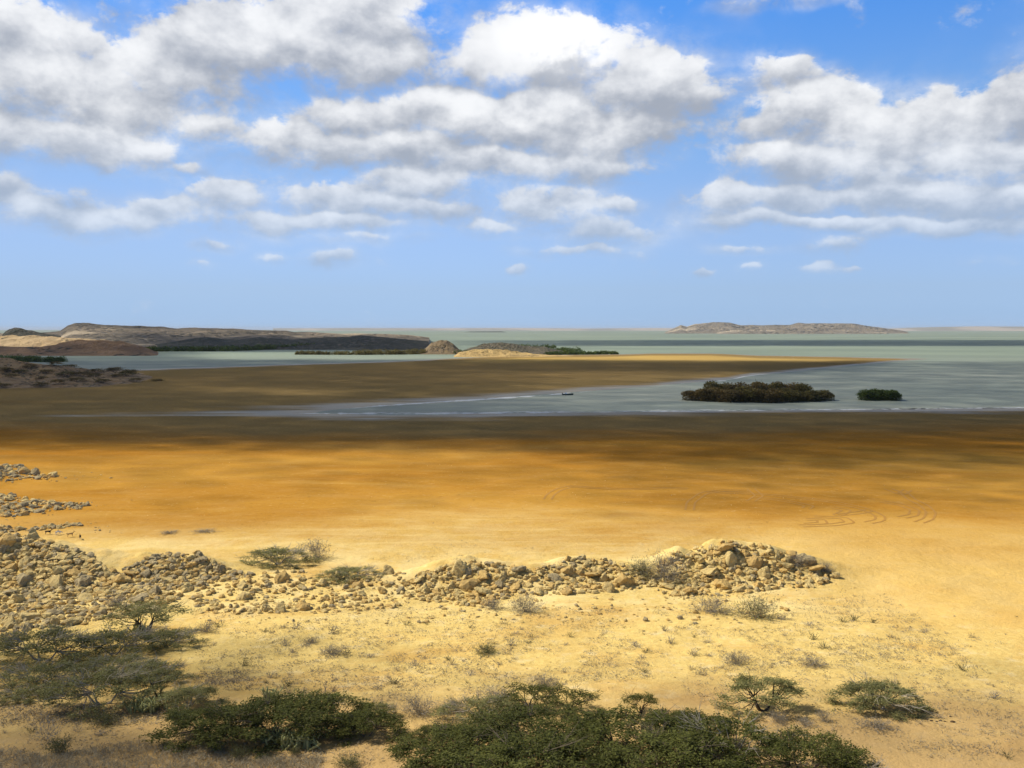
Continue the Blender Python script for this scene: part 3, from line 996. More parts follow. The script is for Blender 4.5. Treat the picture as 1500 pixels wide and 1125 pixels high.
# dry shrubs of thin grey twigs
def dry_bush(rx, h, ntw, mat, leafn=0, leafkey='straw', seed=0, wd=0.022):
    r = np.random.default_rng(seed)
    CC, AA, LL = [], [], []
    LC = []
    for k in range(ntw):
        a = r.uniform(0, 6.283)
        e = r.uniform(0.15, 1.35)
        d = np.array([math.cos(a) * math.cos(e), math.sin(a) * math.cos(e), math.sin(e)])
        L = r.uniform(0.6, 1.0) * (rx * math.cos(e) + h * math.sin(e))
        ns = 4
        p = np.array([r.normal() * rx * 0.12, r.normal() * rx * 0.12, 0.0])
        for s in range(ns):
            dd = d + r.normal(size=3) * 0.25
            dd /= np.linalg.norm(dd)
            q = p + dd * L / ns
            CC.append((p + q) / 2)
            AA.append(dd)
            LL.append(L / ns * 1.1)
            if s > 0:
                for b in range(2):
                    bd = dd + r.normal(size=3) * 0.6
                    bd /= np.linalg.norm(bd)
                    bl = L / ns * r.uniform(0.5, 1.0)
                    CC.append(q + bd * bl / 2)
                    AA.append(bd)
                    LL.append(bl)
                    for _ in range(leafn):
                        LC.append(q + bd * bl * r.uniform(0.2, 1.1) + r.normal(size=3) * 0.03)
            p = q
    C = np.array(CC)
    C[:, 2] = np.maximum(C[:, 2], 0.02)
    LL = np.array(LL)
    V, Fq = leaves(C, LL, wd, 0.2, np.array(AA))
    tm = mesh('twigs', V, Fq, [mat])
    lm = None
    if leafn:
        C = np.array(LC)
        C[:, 2] = np.maximum(C[:, 2], 0.03)
        V, Fq = leaves(C, 0.09, 0.05, 0.4)
        lm = mesh('foliage', V, Fq, [M_LEAF[leafkey]], False, r.random(len(C)))
    return tm, lm


BUSH = {
    'grey': (dry_bush(1.5, 1.3, 150, M_GREYTWIG, 1, 'straw', 31), 2.9, 1.6),
    'straw': (dry_bush(1.5, 1.2, 130, M_TWIG, 2, 'greygreen', 32), 2.9, 1.55),
    'pale': (dry_bush(1.4, 1.0, 110, M_DEAD, 1, 'straw', 33), 2.7, 1.35),
    'low': (dry_bush(1.6, 0.6, 120, M_GREYTWIG, 1, 'straw', 34), 3.1, 1.15),
    'green': (dry_bush(1.4, 1.0, 110, M_TWIG, 4, 'green', 35), 2.7, 1.35),
    'bare': (dry_bush(1.1, 1.7, 26, M_DEAD, 0, 'straw', 36, 0.04), 2.2, 1.7),
}


def bush(key, px, py, wpx, hpx, label, group=None, name='dry_shrub', cat='shrub'):
    (tm, lm), W0, H0 = BUSH[key]
    X, Y, Z = hit(px, py)
    d = Y * CP - (Z - HC) * SP
    s = wpx * d / F / W0
    sz = hpx * d / F / H0 / 0.95
    root = bpy.data.objects.new(name, None)
    COL.objects.link(root)
    root.location = (X, Y, Z - 0.03)
    root.rotation_euler = (0, 0, random.uniform(0, 6.28))
    root.scale = (s, s, sz)
    obj('twigs', tm, root)
    if lm is not None:
        obj('foliage', lm, root)
    tag(root, label, cat, group)


GD = 'dry grey shrubs on the sand'
for a in [
    ('pale', 464, 817, 46, 28, 'small pale leafless tree-like shrub beside the grey green one'),
    ('grey', 975, 848, 56, 38, 'pale grey twiggy shrub against the left flank of the right mound'),
    ('straw', 940, 842, 56, 22, 'brownish twiggy shrub on the saddle left of the right mound'),
    ('straw', 1108, 904, 68, 30, 'dense grey brown shrub in front of the right mound'),
    ('grey', 1042, 896, 56, 22, 'grey thin shrub left of the dense one before the right mound'),
    ('grey', 770, 896, 50, 26, 'grey thin shrub at the foot of the middle ridge'),
    ('low', 722, 892, 44, 16, 'low grey shrub left of the thin one under the middle ridge'),
    ('grey', 1165, 828, 32, 16, 'little grey shrub on the right slope of the mound'),
    ('grey', 1208, 836, 24, 14, 'smallest grey shrub at the right end of the mound'),
    ('green', 713, 956, 36, 11, 'single green grey tuft shrub on the open middle sand'),
    ('low', 800, 1006, 56, 16, 'low brownish shrub above the thicket on the orange sand'),
    ('grey', 728, 1032, 60, 24, 'grey shrub peeping up behind the thicket'),
    ('grey', 612, 1046, 54, 26, 'fan-shaped bare grey shrub between the two green masses'),
    ('grey', 668, 1042, 36, 22, 'twiggy dark grey shrub beside the fan-shaped one'),
    ('pale', 1140, 1058, 34, 16, 'whitish dead shrub below the lone layered acacia'),
    ('pale', 1206, 1056, 26, 18, 'whitish upright dead shrub between the two lone acacias'),
    ('pale', 1180, 1062, 34, 10, 'flat whitish dead shrub between the two upright ones'),
    ('low', 1282, 1066, 60, 12, 'flat grey shrub on the sand below the dome-shaped acacia'),
    ('low', 485, 958, 50, 12, 'flat violet grey shrub on pale sand left of the green tuft'),
    ('low', 455, 942, 34, 8, 'flat dark shrub on pale sand near the stony strip'),
    ('low', 1190, 975, 50, 12, 'low grey shrub on yellow sand right of centre'),
    ('low', 1078, 972, 46, 16, 'low grey bush on the yellow sand'),
    ('low', 248, 781, 34, 4, 'flat grey clump on the ochre flat, left of two'),
    ('low', 300, 779, 42, 3.4, 'flat grey clump on the ochre flat, right of two'),
    ('bare', 130, 1044, 30, 28, 'bare white forked shrub on the shaded earth'),
    ('bare', 68, 1084, 36, 34, 'thin leafless sapling on sand at the lower left'),
    ('green', 155, 1060, 44, 16, 'low dusty shrub on sand below the dark trunk acacia'),
    ('bare', 115, 1072, 16, 16, 'short dark forked stump shrub on bare sand'),
    ('grey', 170, 888, 36, 14, 'grey twigs at the foot of the left heap'),
    ('grey', 302, 926, 30, 16, 'small pale grey shrub right of the low feathery acacia'),
    ('green', 242, 1094, 22, 10, 'tiny dark green plant on the sand above the straw'),
    ('green', 268, 1096, 22, 14, 'little dark plant left of the cactus clump'),
    ('green', 86, 1104, 40, 24, 'dark green shrub rising from the pale straw at the bottom'),
    ('green', 350, 1112, 26, 20, 'small green plant in the straw under the shrub bank'),
    ('green', 432, 1106, 20, 12, 'small green sprout on the bare sand under the shrub bank'),
    ('green', 510, 1122, 44, 14, 'green plant cut by the lower edge right of the straw'),
    ('straw', 315, 1098, 50, 18, 'dusty low shrub in front of the shrub bank'),
]:
    bush(*a[:5], a[5], GD)


# cactus clumps
def cactus_mesh(seed, rx, ry, nst):
    r = np.random.default_rng(seed)
    g = Geo()
    for k in range(nst):
        x, y = r.normal() * rx * 0.45, r.normal() * ry * 0.45
        hgt = r.uniform(0.35, 0.95)
        lx, ly = r.normal() * 0.22, r.normal() * 0.22
        P0 = np.array([x, y, -0.05])
        P = [P0, P0 + [lx * 0.4, ly * 0.4, hgt * 0.4], P0 + [lx, ly, hgt * 0.8], P0 + [lx * 1.2, ly * 1.2, hgt], P0 + [lx * 1.22, ly * 1.22, hgt + 0.03]]
        g.tube(P, [0.05, 0.075, 0.07, 0.045, 0.005], 7)
        if r.random() < 0.7:
            b = P[2]
            d = np.array([r.normal() * 0.2, r.normal() * 0.2, 0.25])
            g.tube([b, b + d * 0.6 + [0.05, 0, 0], b + d * 1.3, b + d * 1.36], [0.03, 0.06, 0.04, 0.004], 6)
    return g.mesh('cactus', [M_CACTUS], True)


for (px, py, wpx, seed, nst, label) in [
    (438, 1094, 62, 41, 70, 'pale green cactus clump in front of the lower left shrub bank'),
    (218, 1040, 62, 42, 60, 'pale green cactus clump under the small umbrella acacia'),
    (205, 926, 26, 43, 24, 'small pale cactus under the leaning flat-topped acacia'),
    (402, 1086, 46, 44, 36, 'low dull green cactus left of the pale clump'),
    (398, 1026, 40, 45, 22, 'thin pale cactus stems rising through the shrub bank'),
]:
    X, Y, Z = hit(px, py)
    s = pxsize(wpx, X, Y, Z) / 2.4
    o = obj('cactus', cactus_mesh(seed, 1.2 * max(s, .6), 0.7, nst), None, (X, Y, Z))
    tag(o, label, 'cactus', 'cactus clumps')

# small weeds, each a thing of its own
M_GREENTWIG = plain('greenish_twig', (0.12, 0.115, 0.05), (0.25, 0.22, 0.11))
WEEDM = [dry_bush(0.55, 0.35, 22, m_, 0, 'straw', 60 + q, 0.035)[0] for q, m_ in enumerate((M_TWIG, M_GREYTWIG, M_GREENTWIG, M_GREENTWIG))]
WZ = [([(300, 905), (560, 905), (560, 965), (310, 965)], 40, 'on pale sand below the low stony strip'),
      ([(300, 965), (560, 965), (580, 1012), (330, 1020)], 36, 'on pale sand above the lower left shrub bank'),
      ([(560, 905), (850, 915), (850, 965), (560, 965)], 40, 'on pale sand below the middle rubble ridge'),
      ([(560, 965), (850, 965), (850, 1010), (580, 1020)], 40, 'on pale sand above the bottom thicket'),
      ([(850, 915), (1250, 890), (1250, 960), (850, 960)], 44, 'on yellow sand in front of the right mound'),
      ([(850, 960), (1250, 960), (1180, 1000), (900, 1010)], 14, 'on orange sand behind the lone acacias'),
      ([(1250, 890), (1500, 900), (1500, 1000), (1250, 960)], 22, 'on the open sand right of the mound'),
      ([(1350, 1000), (1500, 1000), (1500, 1120), (1400, 1100)], 16, 'on sand right of the dome-shaped acacia'),
      ([(0, 1050), (220, 1060), (220, 1090), (0, 1090)], 18, 'on bare earth at the lower left')]
for poly, cnt, where in WZ:
    for _ in range(int(cnt * 0.75)):
        for _t in range(12):
            px, py = sample_poly(poly)
            X, Y, Z = hit(px, py)
            if fbm(X / 3.5, Y / 3.5, 3, 61) > 0.53:
                break
        q = random.randrange(4)
        s = pxsize(5 + 17 * random.random() ** 2.4, X, Y, Z) / 1.0
        o = obj('dry_weed', WEEDM[q], None, (X, Y, Z - 0.02), random.uniform(0, 6.28), (s, s, s * random.uniform(0.6, 1.2)))
        tag(o, f"small {'greenish' if q > 1 else 'straw coloured' if q == 0 else 'grey'} dry weed {where}", 'weed', 'dry weeds ' + where)

# twig litter and withered ground cover, far too much to count
CC, AA = [], []
LZ = [([(280, 890), (1000, 890), (1300, 870), (1420, 960), (1000, 990), (560, 1030), (300, 1010)], 5600, 0.46),
      ([(350, 860), (640, 850), (800, 880), (350, 905)], 260, 0.4),
      ([(1000, 960), (1500, 930), (1500, 1125), (1280, 1110), (1000, 1020)], 1300, 0.5),
      ([(0, 1030), (260, 1040), (240, 1062), (0, 1060)], 700, 0.3), ([(280, 985), (360, 980), (370, 1000), (290, 1005)], 160, 0.2),
      ([(0, 1060), (560, 1090), (560, 1125), (0, 1110)], 420, 0.45), ([(650, 790), (820, 795), (800, 812), (500, 830)], 60, 0.3)]
for poly, cnt, thr in LZ:
    for _ in range(cnt):
        px, py = sample_poly(poly)
        X, Y = ground(px, py, 3.0)
        if fbm(X / 4.0, Y / 4.0, 3, 33) < thr:
            continue
        X, Y, Z = hit(px, py)
        m_ = random.randint(5, 11)
        rr = random.uniform(0.12, 0.40)
        off = rng.normal(size=(m_, 3)) * np.array([rr, rr, 0.0])
        off[:, 2] = np.abs(rng.normal(size=m_)) * 0.06 + 0.02
        CC.append(np.array([X, Y, Z]) + off)
        ax = rng.normal(size=(m_, 3))
        ax[:, 2] = np.abs(ax[:, 2]) * 0.5
        AA.append(ax)
C = np.concatenate(CC)
V, Fq = leaves(C, rng.uniform(0.12, 0.36, len(C)), rng.uniform(0.02, 0.05, len(C)), 0.3, np.concatenate(AA))
o = obj('dry_litter', mesh('dry_litter', V, Fq, [M_TWIG]))
kind(o, 'stuff', 'dry twig litter and withered low growth over the sand', 'litter')

# straw bank at the bottom left edge
CC, AA = [], []
for _ in range(2600):
    px = random.uniform(-30, 470)
    top = 1098 + 10 * math.sin(px / 45.0) + (0 if px < 330 else (px - 330) * 0.14)
    py = random.uniform(top, 1150)
    X, Y, Z = hit(px, py)
    m_ = 7
    off = rng.normal(size=(m_, 3)) * np.array([0.16, 0.16, 0.0])
    off[:, 2] = 0.18
    ax = rng.normal(size=(m_, 3)) * np.array([0.7, 0.7, 0.5])
    ax[:, 2] = np.abs(ax[:, 2]) + 0.25
    CC.append(np.array([X, Y, Z]) + off)
    AA.append(ax)
C = np.concatenate(CC)
V, Fq = leaves(C, rng.uniform(0.35, 0.75, len(C)), rng.uniform(0.012, 0.028, len(C)), 0.2, np.concatenate(AA))
o = obj('dry_grass', mesh('dry_grass', V, Fq, [M_STRAW]))
kind(o, 'stuff', 'pale grey straw and dead grass along the lower left edge', 'dry grass')

# dark droppings scattered right of the dome-shaped acacia
for (px, py, w) in [(1350, 1052, 6), (1357, 1054, 4), (1364, 1056, 5), (1372, 1057, 4), (1378, 1056, 5), (1384, 1057, 4), (1396, 1058, 8), (1392, 1050, 4)]:
    X, Y, Z = hit(px, py)
    s = pxsize(w, X, Y, Z) / 2
    W, Fc = rock_shape('rounded', 2, 400 + int(px))
    o = obj('dung_pat', mesh('dung_pat', W * np.array([s, s, s * 0.6]), Fc, [M_DUNG], True), None, (X, Y, Z + s * 0.2))
    tag(o, 'dark dung pat in the short row on sand right of the dome-shaped acacia', 'dung', 'row of dark dung pats')
for (px, py, w, lb) in [(568, 1082, 8, 'single whitish stone on bare sand beside the bottom thicket')]:
    X, Y, Z = hit(px, py)
    s = pxsize(w, X, Y, Z) / 2
    o = obj('rock', ROCKS['angular', 'tan'][0], None, (X, Y, Z + s * .3), 0.4, (s, s, s * 1.2))
    tag(o, lb, 'rock')


# ------------------------------------------------------------------ mangrove islets in the channel
def mangrove(seed, w, h, leafkey, n=1500, leaf=0.75, spiky=0.0):
    r = np.random.default_rng(seed)
    g = Geo()
    CC, TT = [], []
    K = 11
    for k in range(K):
        a = r.uniform(0, 6.28)
        q = math.sqrt(r.random()) * 0.75
        c = np.array([math.cos(a) * q * w / 2, math.sin(a) * q * w / 2, h * r.uniform(0.45, 0.80)])
        rad = np.array([w * 0.24, w * 0.24, h * 0.24]) * r.uniform(0.75, 1.25)
        m_ = n // K
        u = r.normal(size=(m_, 3))
        u /= np.linalg.norm(u, axis=1, keepdims=True)
        u *= r.uniform(0.55, 1.05, (m_, 1))
        CC.append(c + u * rad)
        TT.append(np.clip(r.normal(0.4, 0.2, m_) + r.uniform(-0.2, 0.2), 0, 1))
        b = np.array([math.cos(a) * q * w * 0.2, math.sin(a) * q * w * 0.2, -0.4])
        g.tube([b, (b + c) / 2 + r.normal(size=3) * 0.2, c], [0.14, 0.10, 0.05], 5)
        if r.random() < spiky:
            g.tube([c, c + [r.normal() * 0.6, r.normal() * 0.6, h * 0.42]], [0.06, 0.03], 4)
    m_ = n // 2
    a = r.uniform(0, 6.28, m_)
    q = np.sqrt(r.random(m_)) * w * 0.52
    CC.append(np.stack([np.cos(a) * q, np.sin(a) * q, r.uniform(0.0, h * 0.55, m_)], 1))
    TT.append(np.clip(r.normal(0.35, 0.2, m_), 0, 1))
    C = np.concatenate(CC)
    C[:, 2] = np.maximum(C[:, 2], 0.08)
    global rng
    keep = rng
    rng = r
    V, Fq = leaves(C, leaf * r.uniform(0.7, 1.3, len(C)), leaf * 0.6 * r.uniform(0.7, 1.3, len(C)), 0.4)
    rng = keep
    return g.mesh('trunk', [M_DARKBARK], True), mesh('crown', V, Fq, [M_LEAF[leafkey]], False, np.concatenate(TT))


MG = [mangrove(51, 11, 6, 'rust', 2600, spiky=0.5), mangrove(52, 11, 6, 'olive', 2600, spiky=0.4), mangrove(53, 11, 6, 'rust', 2600, spiky=0.3), mangrove(54, 11, 6, 'mangrove', 3400)]
isl = [  # px, base py, width px, height px, mesh, words
    (1020, 586, 42, 17, 0, 'lowest brownish mangrove at the left tip of the long islet'),
    (1040, 587, 44, 22, 0, 'brownish mangrove near the left tip of the long islet, one in from the tip'),
    (1050, 584, 40, 27, 1, 'tall loose mangrove with bare twigs at the left of the long islet'),
    (1066, 588, 46, 22, 0, 'brown mangrove in front on the left half of the long islet'),
    (1078, 584, 44, 27, 2, 'tall mangrove behind on the left half of the long islet'),
    (1095, 588, 46, 22, 1, 'low olive mangrove in front at the middle of the long islet'),
    (1108, 584, 44, 26, 0, 'mangrove behind at the middle of the long islet'),
    (1128, 584, 44, 28, 1, 'tallest mangrove right of the middle of the long islet'),
    (1124, 589, 44, 20, 2, 'low mangrove in front, right of the middle of the long islet'),
    (1150, 584, 44, 27, 2, 'tall mangrove on the right half of the long islet'),
    (1152, 588, 44, 20, 1, 'low olive mangrove in front on the right half of the long islet'),
    (1174, 585, 44, 25, 1, 'sloping olive mangrove towards the right tip of the long islet'),
    (1182, 587.5, 40, 18, 1, 'low olive mangrove in front near the right tip'),
    (1203, 586, 38, 16, 1, 'lowest olive mangrove at the right tip of the long islet'),
    (1274, 586, 34, 15, 3, 'left rounded dark green mangrove of the small islet'),
    (1288, 585, 34, 16, 3, 'middle rounded dark green mangrove of the small islet'),
    (1303, 586, 34, 15, 3, 'right rounded dark green mangrove of the small islet'),
]
for (px, py, wpx, hpx, k, label) in isl:
    X, Y = ground(px, py, 0)
    d = Y * CP + HC * SP
    s = wpx * d / F / 11.5
    sz = hpx * random.uniform(0.84, 1.02) * d / F / 6.0
    root = bpy.data.objects.new('mangrove_tree', None)
    COL.objects.link(root)
    root.location = (X, Y, -0.05)
    root.rotation_euler = (0, 0, random.uniform(0, 6.28))
    root.scale = (s, s, sz)
    obj('trunk', MG[k][0], root)
    obj('crown', MG[k][1], root)
    tag(root, label, 'mangrove', 'mangroves of the long islet' if px < 1240 else 'mangroves of the small islet')

# dark shrubs dotted over the left headland
HP = [acacia(2.6, 2.2, 1.6, 10, 'olive', 0.3, 10, 8, 0.5, M_DARKBARK, seed=71), acacia(2.6, 2.2, 1.6, 10, 'rust', 0.3, 10, 8, 0.5, M_DARKBARK, seed=72)]
hd = [o for o in bpy.data.objects if o.get('label', '').startswith('brown scrub dotted headland')][0]
hv = np.empty(len(hd.data.vertices) * 3, np.float32)
hd.data.vertices.foreach_get('co', hv)
hv = hv.reshape(-1, 3)
hpx, hpy = to_pix(hv[:, 0], hv[:, 1], hv[:, 2])
for (px, py, wpx, k) in [(97, 551, 26, 0), (140, 546, 22, 1), (122, 551, 24, 1), (165, 541, 18, 0), (168, 543, 26, 1), (190, 545, 22, 1), (186, 551, 26, 0), (170, 553, 18, 1),
                         (102, 540, 22, 1), (68, 547, 20, 1), (62, 556, 18, 1), (18, 553, 22, 1), (4, 568, 24, 1), (8, 544, 24, 1), (45, 540, 22, 1), (140, 553, 22, 1),
                         (30, 546, 18, 0), (80, 535, 20, 1), (112, 560, 26, 1), (150, 561, 24, 1), (85, 562, 22, 1), (60, 566, 24, 1), (200, 559, 20, 1), (230, 560, 18, 1)]:
    m_ = hv[:, 1] < 640
    i = np.argmin(np.where(m_, (hpx - px) ** 2 + (hpy - py) ** 2, 1e9))
    X, Y, Z = hv[i]
    s = wpx * Y / F / 5.4
    root = bpy.data.objects.new('dark_shrub', None)
    COL.objects.link(root)
    root.location = (float(X), float(Y), float(Z) - 0.1)
    root.rotation_euler = (0, 0, random.uniform(0, 6.28))
    root.scale = (s, s, s * 0.9)
    obj('trunk', HP[k][0], root)
    obj('crown', HP[k][1], root)
    ty = 'top' if py < 545 else 'middle' if py < 556 else 'foot'
    tx = 'left end' if px < 60 else 'centre' if px < 130 else 'right end'
    tag(root, f"dark {'olive' if k == 0 else 'brown'} shrub at the {ty} of the left headland, towards its {tx}", 'shrub', 'dark shrubs on the left headland')


# ------------------------------------------------------------------ goats
def coat(name, top, low, zc):
    m, nt, bs = new_mat(name)
    n = N(nt)
    O = n.obj()
    z = n.m('ADD', n.xyz(O)[2], n.m('MULTIPLY', n.noise(O, 6, 3), 0.08))
    c = n.mix(n.ss(z, zc - 0.03, zc + 0.03), low, top)
    nt.links.new(n.mix(n.noise(O, 25, 3), c, n.mix(0.4, c, (0.02, 0.015, 0.01))), bs.inputs['Base Color'])
    return m


def goat(px, py, label, m, yaw, head_down=False, m_horn=None):
    X, Y, Z = hit(px, py)
    hz = 0.38 if head_down else 0.98
    hx = 0.78 if head_down else 0.66
    vs = [((-0.38, 0, 0.62), .13), ((-0.15, 0, 0.63), .155), ((0.12, 0, 0.62), .165), ((0.36, 0, 0.62), .14), ((0.52, 0, 0.72 if not head_down else .58), .085),
          ((hx - 0.04, 0, hz - 0.04), .065), ((hx + 0.06, 0, hz), .07), ((hx + 0.24, 0, hz - 0.09), .035), ((-0.50, 0, 0.70), .03), ((-0.58, 0, 0.78), .018)]
    ed = [(0, 1), (1, 2), (2, 3), (3, 4), (4, 5), (5, 6), (6, 7), (0, 8), (8, 9)]
    for sy in (-1, 1):
        b = len(vs)
        vs += [((-0.40, 0.09 * sy, 0.48), .085), ((-0.34, 0.10 * sy, 0.40), .05), ((-0.46, 0.10 * sy, 0.26), .03), ((-0.42, 0.10 * sy, 0.04), .024)]
        ed += [(0, b), (b, b + 1), (b + 1, b + 2), (b + 2, b + 3)]
        b = len(vs)
        vs += [((0.34, 0.09 * sy, 0.45), .065), ((0.36, 0.10 * sy, 0.27), .03), ((0.35, 0.10 * sy, 0.04), .024)]
        ed += [(3, b), (b, b + 1), (b + 1, b + 2)]
        b = len(vs)
        vs += [((hx - 0.02, 0.13 * sy, hz - 0.02), .022)]
        ed += [(6, b)]
    me = bpy.data.meshes.new('goat')
    bm = bmesh.new()
    sk = bm.verts.layers.skin.verify()
    bv = []
    for i, (co, rr) in enumerate(vs):
        v = bm.verts.new(co)
        v[sk].radius = (rr, rr)
        v[sk].use_root = (i == 0)
        bv.append(v)
    for a, b in ed:
        bm.edges.new((bv[a], bv[b]))
    bm.to_mesh(me)
    bm.free()
    me.materials.append(m)
    o = obj('goat', me, None, (X, Y, Z), yaw, (0.84, 0.84, 0.84))
    o.modifiers.new('skin', 'SKIN').use_smooth_shade = True
    o.modifiers.new('subd', 'SUBSURF').levels = 1
    o.modifiers['subd'].render_levels = 1
    g = Geo()
    for sy in (-1, 1):
        g.tube([(hx + 0.02, 0.035 * sy, hz + 0.05), (hx - 0.03, 0.05 * sy, hz + 0.16), (hx - 0.12, 0.07 * sy, hz + 0.22)], [0.02, 0.015, 0.005], 5)
    obj('horns', g.mesh('horns', [M_DARKBARK], True), o)
    tag(o, label, 'goat', 'goats on the sand')


goat(70.5, 783, 'dark brown goat standing sideways, leftmost of the goats', coat('dark_goat_coat', (0.03, 0.014, 0.012), (0.05, 0.025, 0.02), .3), 0.15)
goat(85, 783.6, 'white goat with dark head facing away beside the dark brown one', coat('white_goat_coat', (0.80, 0.78, 0.74), (0.7, 0.66, 0.6), .3), 1.0, True)
goat(103, 786.5, 'pale tan goat blending with the sand between white and black ones', coat('tan_goat_coat', (0.55, 0.36, 0.15), (0.50, 0.34, 0.16), .3), 0.7)
goat(117.5, 790, 'black goat with white legs, rightmost and nearest of the goats', coat('black_goat_coat', (0.022, 0.012, 0.014), (0.75, 0.70, 0.64), .43), -1.15)

# ------------------------------------------------------------------ boat
M_HULL = plain('dark_teal_hull', (0.018, 0.04, 0.042), (0.035, 0.07, 0.07), 2, 0.5)
M_WHITE = plain('white_paint', (0.72, 0.74, 0.74), (0.85, 0.86, 0.86), 2, 0.5)
M_DECK = plain('boat_wood', (0.16, 0.12, 0.08), (0.24, 0.18, 0.12), 4)
X, Y = ground(832, 578.6, 0)
bt = bpy.data.objects.new('fishing_boat', None)
COL.objects.link(bt)
bt.location = (X, Y, 0.0)
bt.rotation_euler = (0, 0, 0.12)
st = np.linspace(-2.8, 2.8, 15)
u = (st + 2.8) / 5.6
half = 0.85 * np.minimum(1, np.maximum(0.02, (1 - u) * 2.2)) ** 0.6 * np.minimum(1, 0.75 + u)
sheer = 0.62 + 0.5 * np.maximum(0, u - 0.45) ** 1.6 + 0.05
rings = []
for i in range(15):
    b, z = half[i], sheer[i]
    rings.append([(st[i], -b, z), (st[i], -b * 0.88, 0.2), (st[i], -b * 0.3, -0.3), (st[i], b * 0.3, -0.3), (st[i], b * 0.88, 0.2), (st[i], b, z),
                  (st[i], b * 0.88, z), (st[i], b * 0.78, 0.22), (st[i], -b * 0.78, 0.22), (st[i], -b * 0.88, z)])
R_ = np.array(rings).reshape(-1, 3)
fq = []
for i in range(14):
    for j in range(10):
        a = i * 10
        fq.append([a + j, a + (j + 1) % 10, a + 10 + (j + 1) % 10, a + 10 + j])
fq += [[0, 1, 4, 5], [1, 2, 3, 4], [140, 145, 144, 141]]
obj('hull', mesh('hull', R_, np.array(fq), [M_HULL], True), bt)


def box(g, x0, x1, y0, y1, z0, z1):
    V = [(x, y, z) for z in (z0, z1) for y in (y0, y1) for x in (x0, x1)]
    g.add(V, [(0, 2, 3, 1), (4, 5, 7, 6), (0, 1, 5, 4), (2, 6, 7, 3), (0, 4, 6, 2), (1, 3, 7, 5)])


g = Geo()
g.add([(-1.5, -.5, .3), (-0.5, -.5, .3), (-.5, .5, .3), (-1.5, .5, .3), (-1.55, -.45, 1.35), (-0.95, -.45, 1.35), (-.95, .45, 1.35), (-1.55, .45, 1.35)],
      [(0, 3, 2, 1), (4, 5, 6, 7), (0, 1, 5, 4), (1, 2, 6, 5), (2, 3, 7, 6), (3, 0, 4, 7)])
obj('console', g.mesh('console', [M_WHITE]), bt)
for xs_ in (0.3, 1.4):
    g = Geo()
    box(g, xs_, xs_ + 0.3, -.55, .55, .42, .48)
    obj('bench', g.mesh('bench', [M_DECK]), bt)
g = Geo()
g.tube([(1.75, 0.0, .3), (1.75, 0, 1.7)], [.05, .035], 6)
obj('mast', g.mesh('mast', [M_DECK], True), bt)
g = Geo()
box(g, -3.15, -2.82, -.22, .22, 0.35, 1.15)
box(g, -3.08, -2.92, -.08, .08, -0.4, 0.35)
obj('outboard_motor', g.mesh('outboard_motor', [M_HULL]), bt)
tag(bt, 'small dark open boat with white console afloat by the sandbar', 'boat')

# ------------------------------------------------------------------ tyre tracks on the flat
TR = [
    [(802, 732), (806, 724), (818, 716), (838, 711), (870, 714), (920, 716), (980, 714), (1010, 716)],
    [(1010, 748), (1012, 735), (1030, 722), (1060, 718), (1100, 719)],
    [(1030, 720), (1090, 722), (1150, 727), (1210, 734), (1260, 744), (1288, 756), (1290, 764), (1270, 768)],
    [(1100, 728), (1140, 732), (1170, 738), (1186, 742), (1180, 746)],
    [(1180, 770), (1205, 768), (1202, 763), (1180, 762)],
    [(1190, 758), (1235, 760), (1245, 767), (1220, 771), (1170, 773)],
    [(1220, 745), (1240, 748), (1236, 752), (1225, 756), (1260, 752), (1275, 748)],
    [(1290, 735), (1320, 740), (1340, 748), (1338, 756), (1320, 760)],
    [(1320, 718), (1335, 732), (1355, 742), (1364, 752), (1360, 762), (1345, 768)],
    [(1300, 716), (1320, 724), (1330, 718)],
    [(1100, 716), (1112, 726), (1100, 734)],
]
g = Geo()
for path in TR:
    pp = np.array(path, float)
    tt = np.linspace(0, len(pp) - 1, 80)
    k = np.arange(len(pp))
    # smooth the polyline a little
    sx = np.interp(tt, k, pp[:, 0])
    sy = np.interp(tt, k, pp[:, 1])
    ker = np.ones(9) / 9
    sx = np.convolve(np.pad(sx, 4, 'edge'), ker, 'valid')
    sy = np.convolve(np.pad(sy, 4, 'edge'), ker, 'valid')
    GXx, GYy = ground(sx, sy, 1.6)
    tx, ty = np.gradient(GXx), np.gradient(GYy)
    L = np.hypot(tx, ty) + 1e-6
    nx, ny = -ty / L, tx / L
    for sgn in (-0.75, 0.75):
        w = 0.2
        rowsV = []
        for q in (-w, w):
            x, y = GXx + nx * (sgn + q), GYy + ny * (sgn + q)
            rowsV.append(np.stack([x, y, height(x, y) + 0.03], 1))
        V = np.concatenate(rowsV)
        m_ = len(GXx)
        i = np.arange(m_ - 1)
        g.add(V, np.stack([i, i + 1, i + 1 + m_, i + m_], 1))
kind(obj('tyre_tracks', g.mesh('tyre_tracks', [M_TRACK])), 'stuff', 'faint looping tyre tracks pressed into the ochre flat', 'tyre tracks')

# ------------------------------------------------------------------ air
m, nt, bs = new_mat('haze')
nt.nodes.remove(bs)
pv = nt.nodes.new('ShaderNodeVolumePrincipled')
pv.inputs['Color'].default_value = (0.80, 0.86, 0.95, 1)
pv.inputs['Density'].default_value = 2.6e-5
nt.links.new(pv.outputs[0], [x for x in nt.nodes if x.type == 'OUTPUT_MATERIAL'][0].inputs['Volume'])
g = Geo()
box(g, -45000, 45000, -400, 45000, -3.0, 90.0)
kind(obj('haze', g.mesh('haze', [m])), 'stuff', 'thin sea haze over the bay', 'haze')

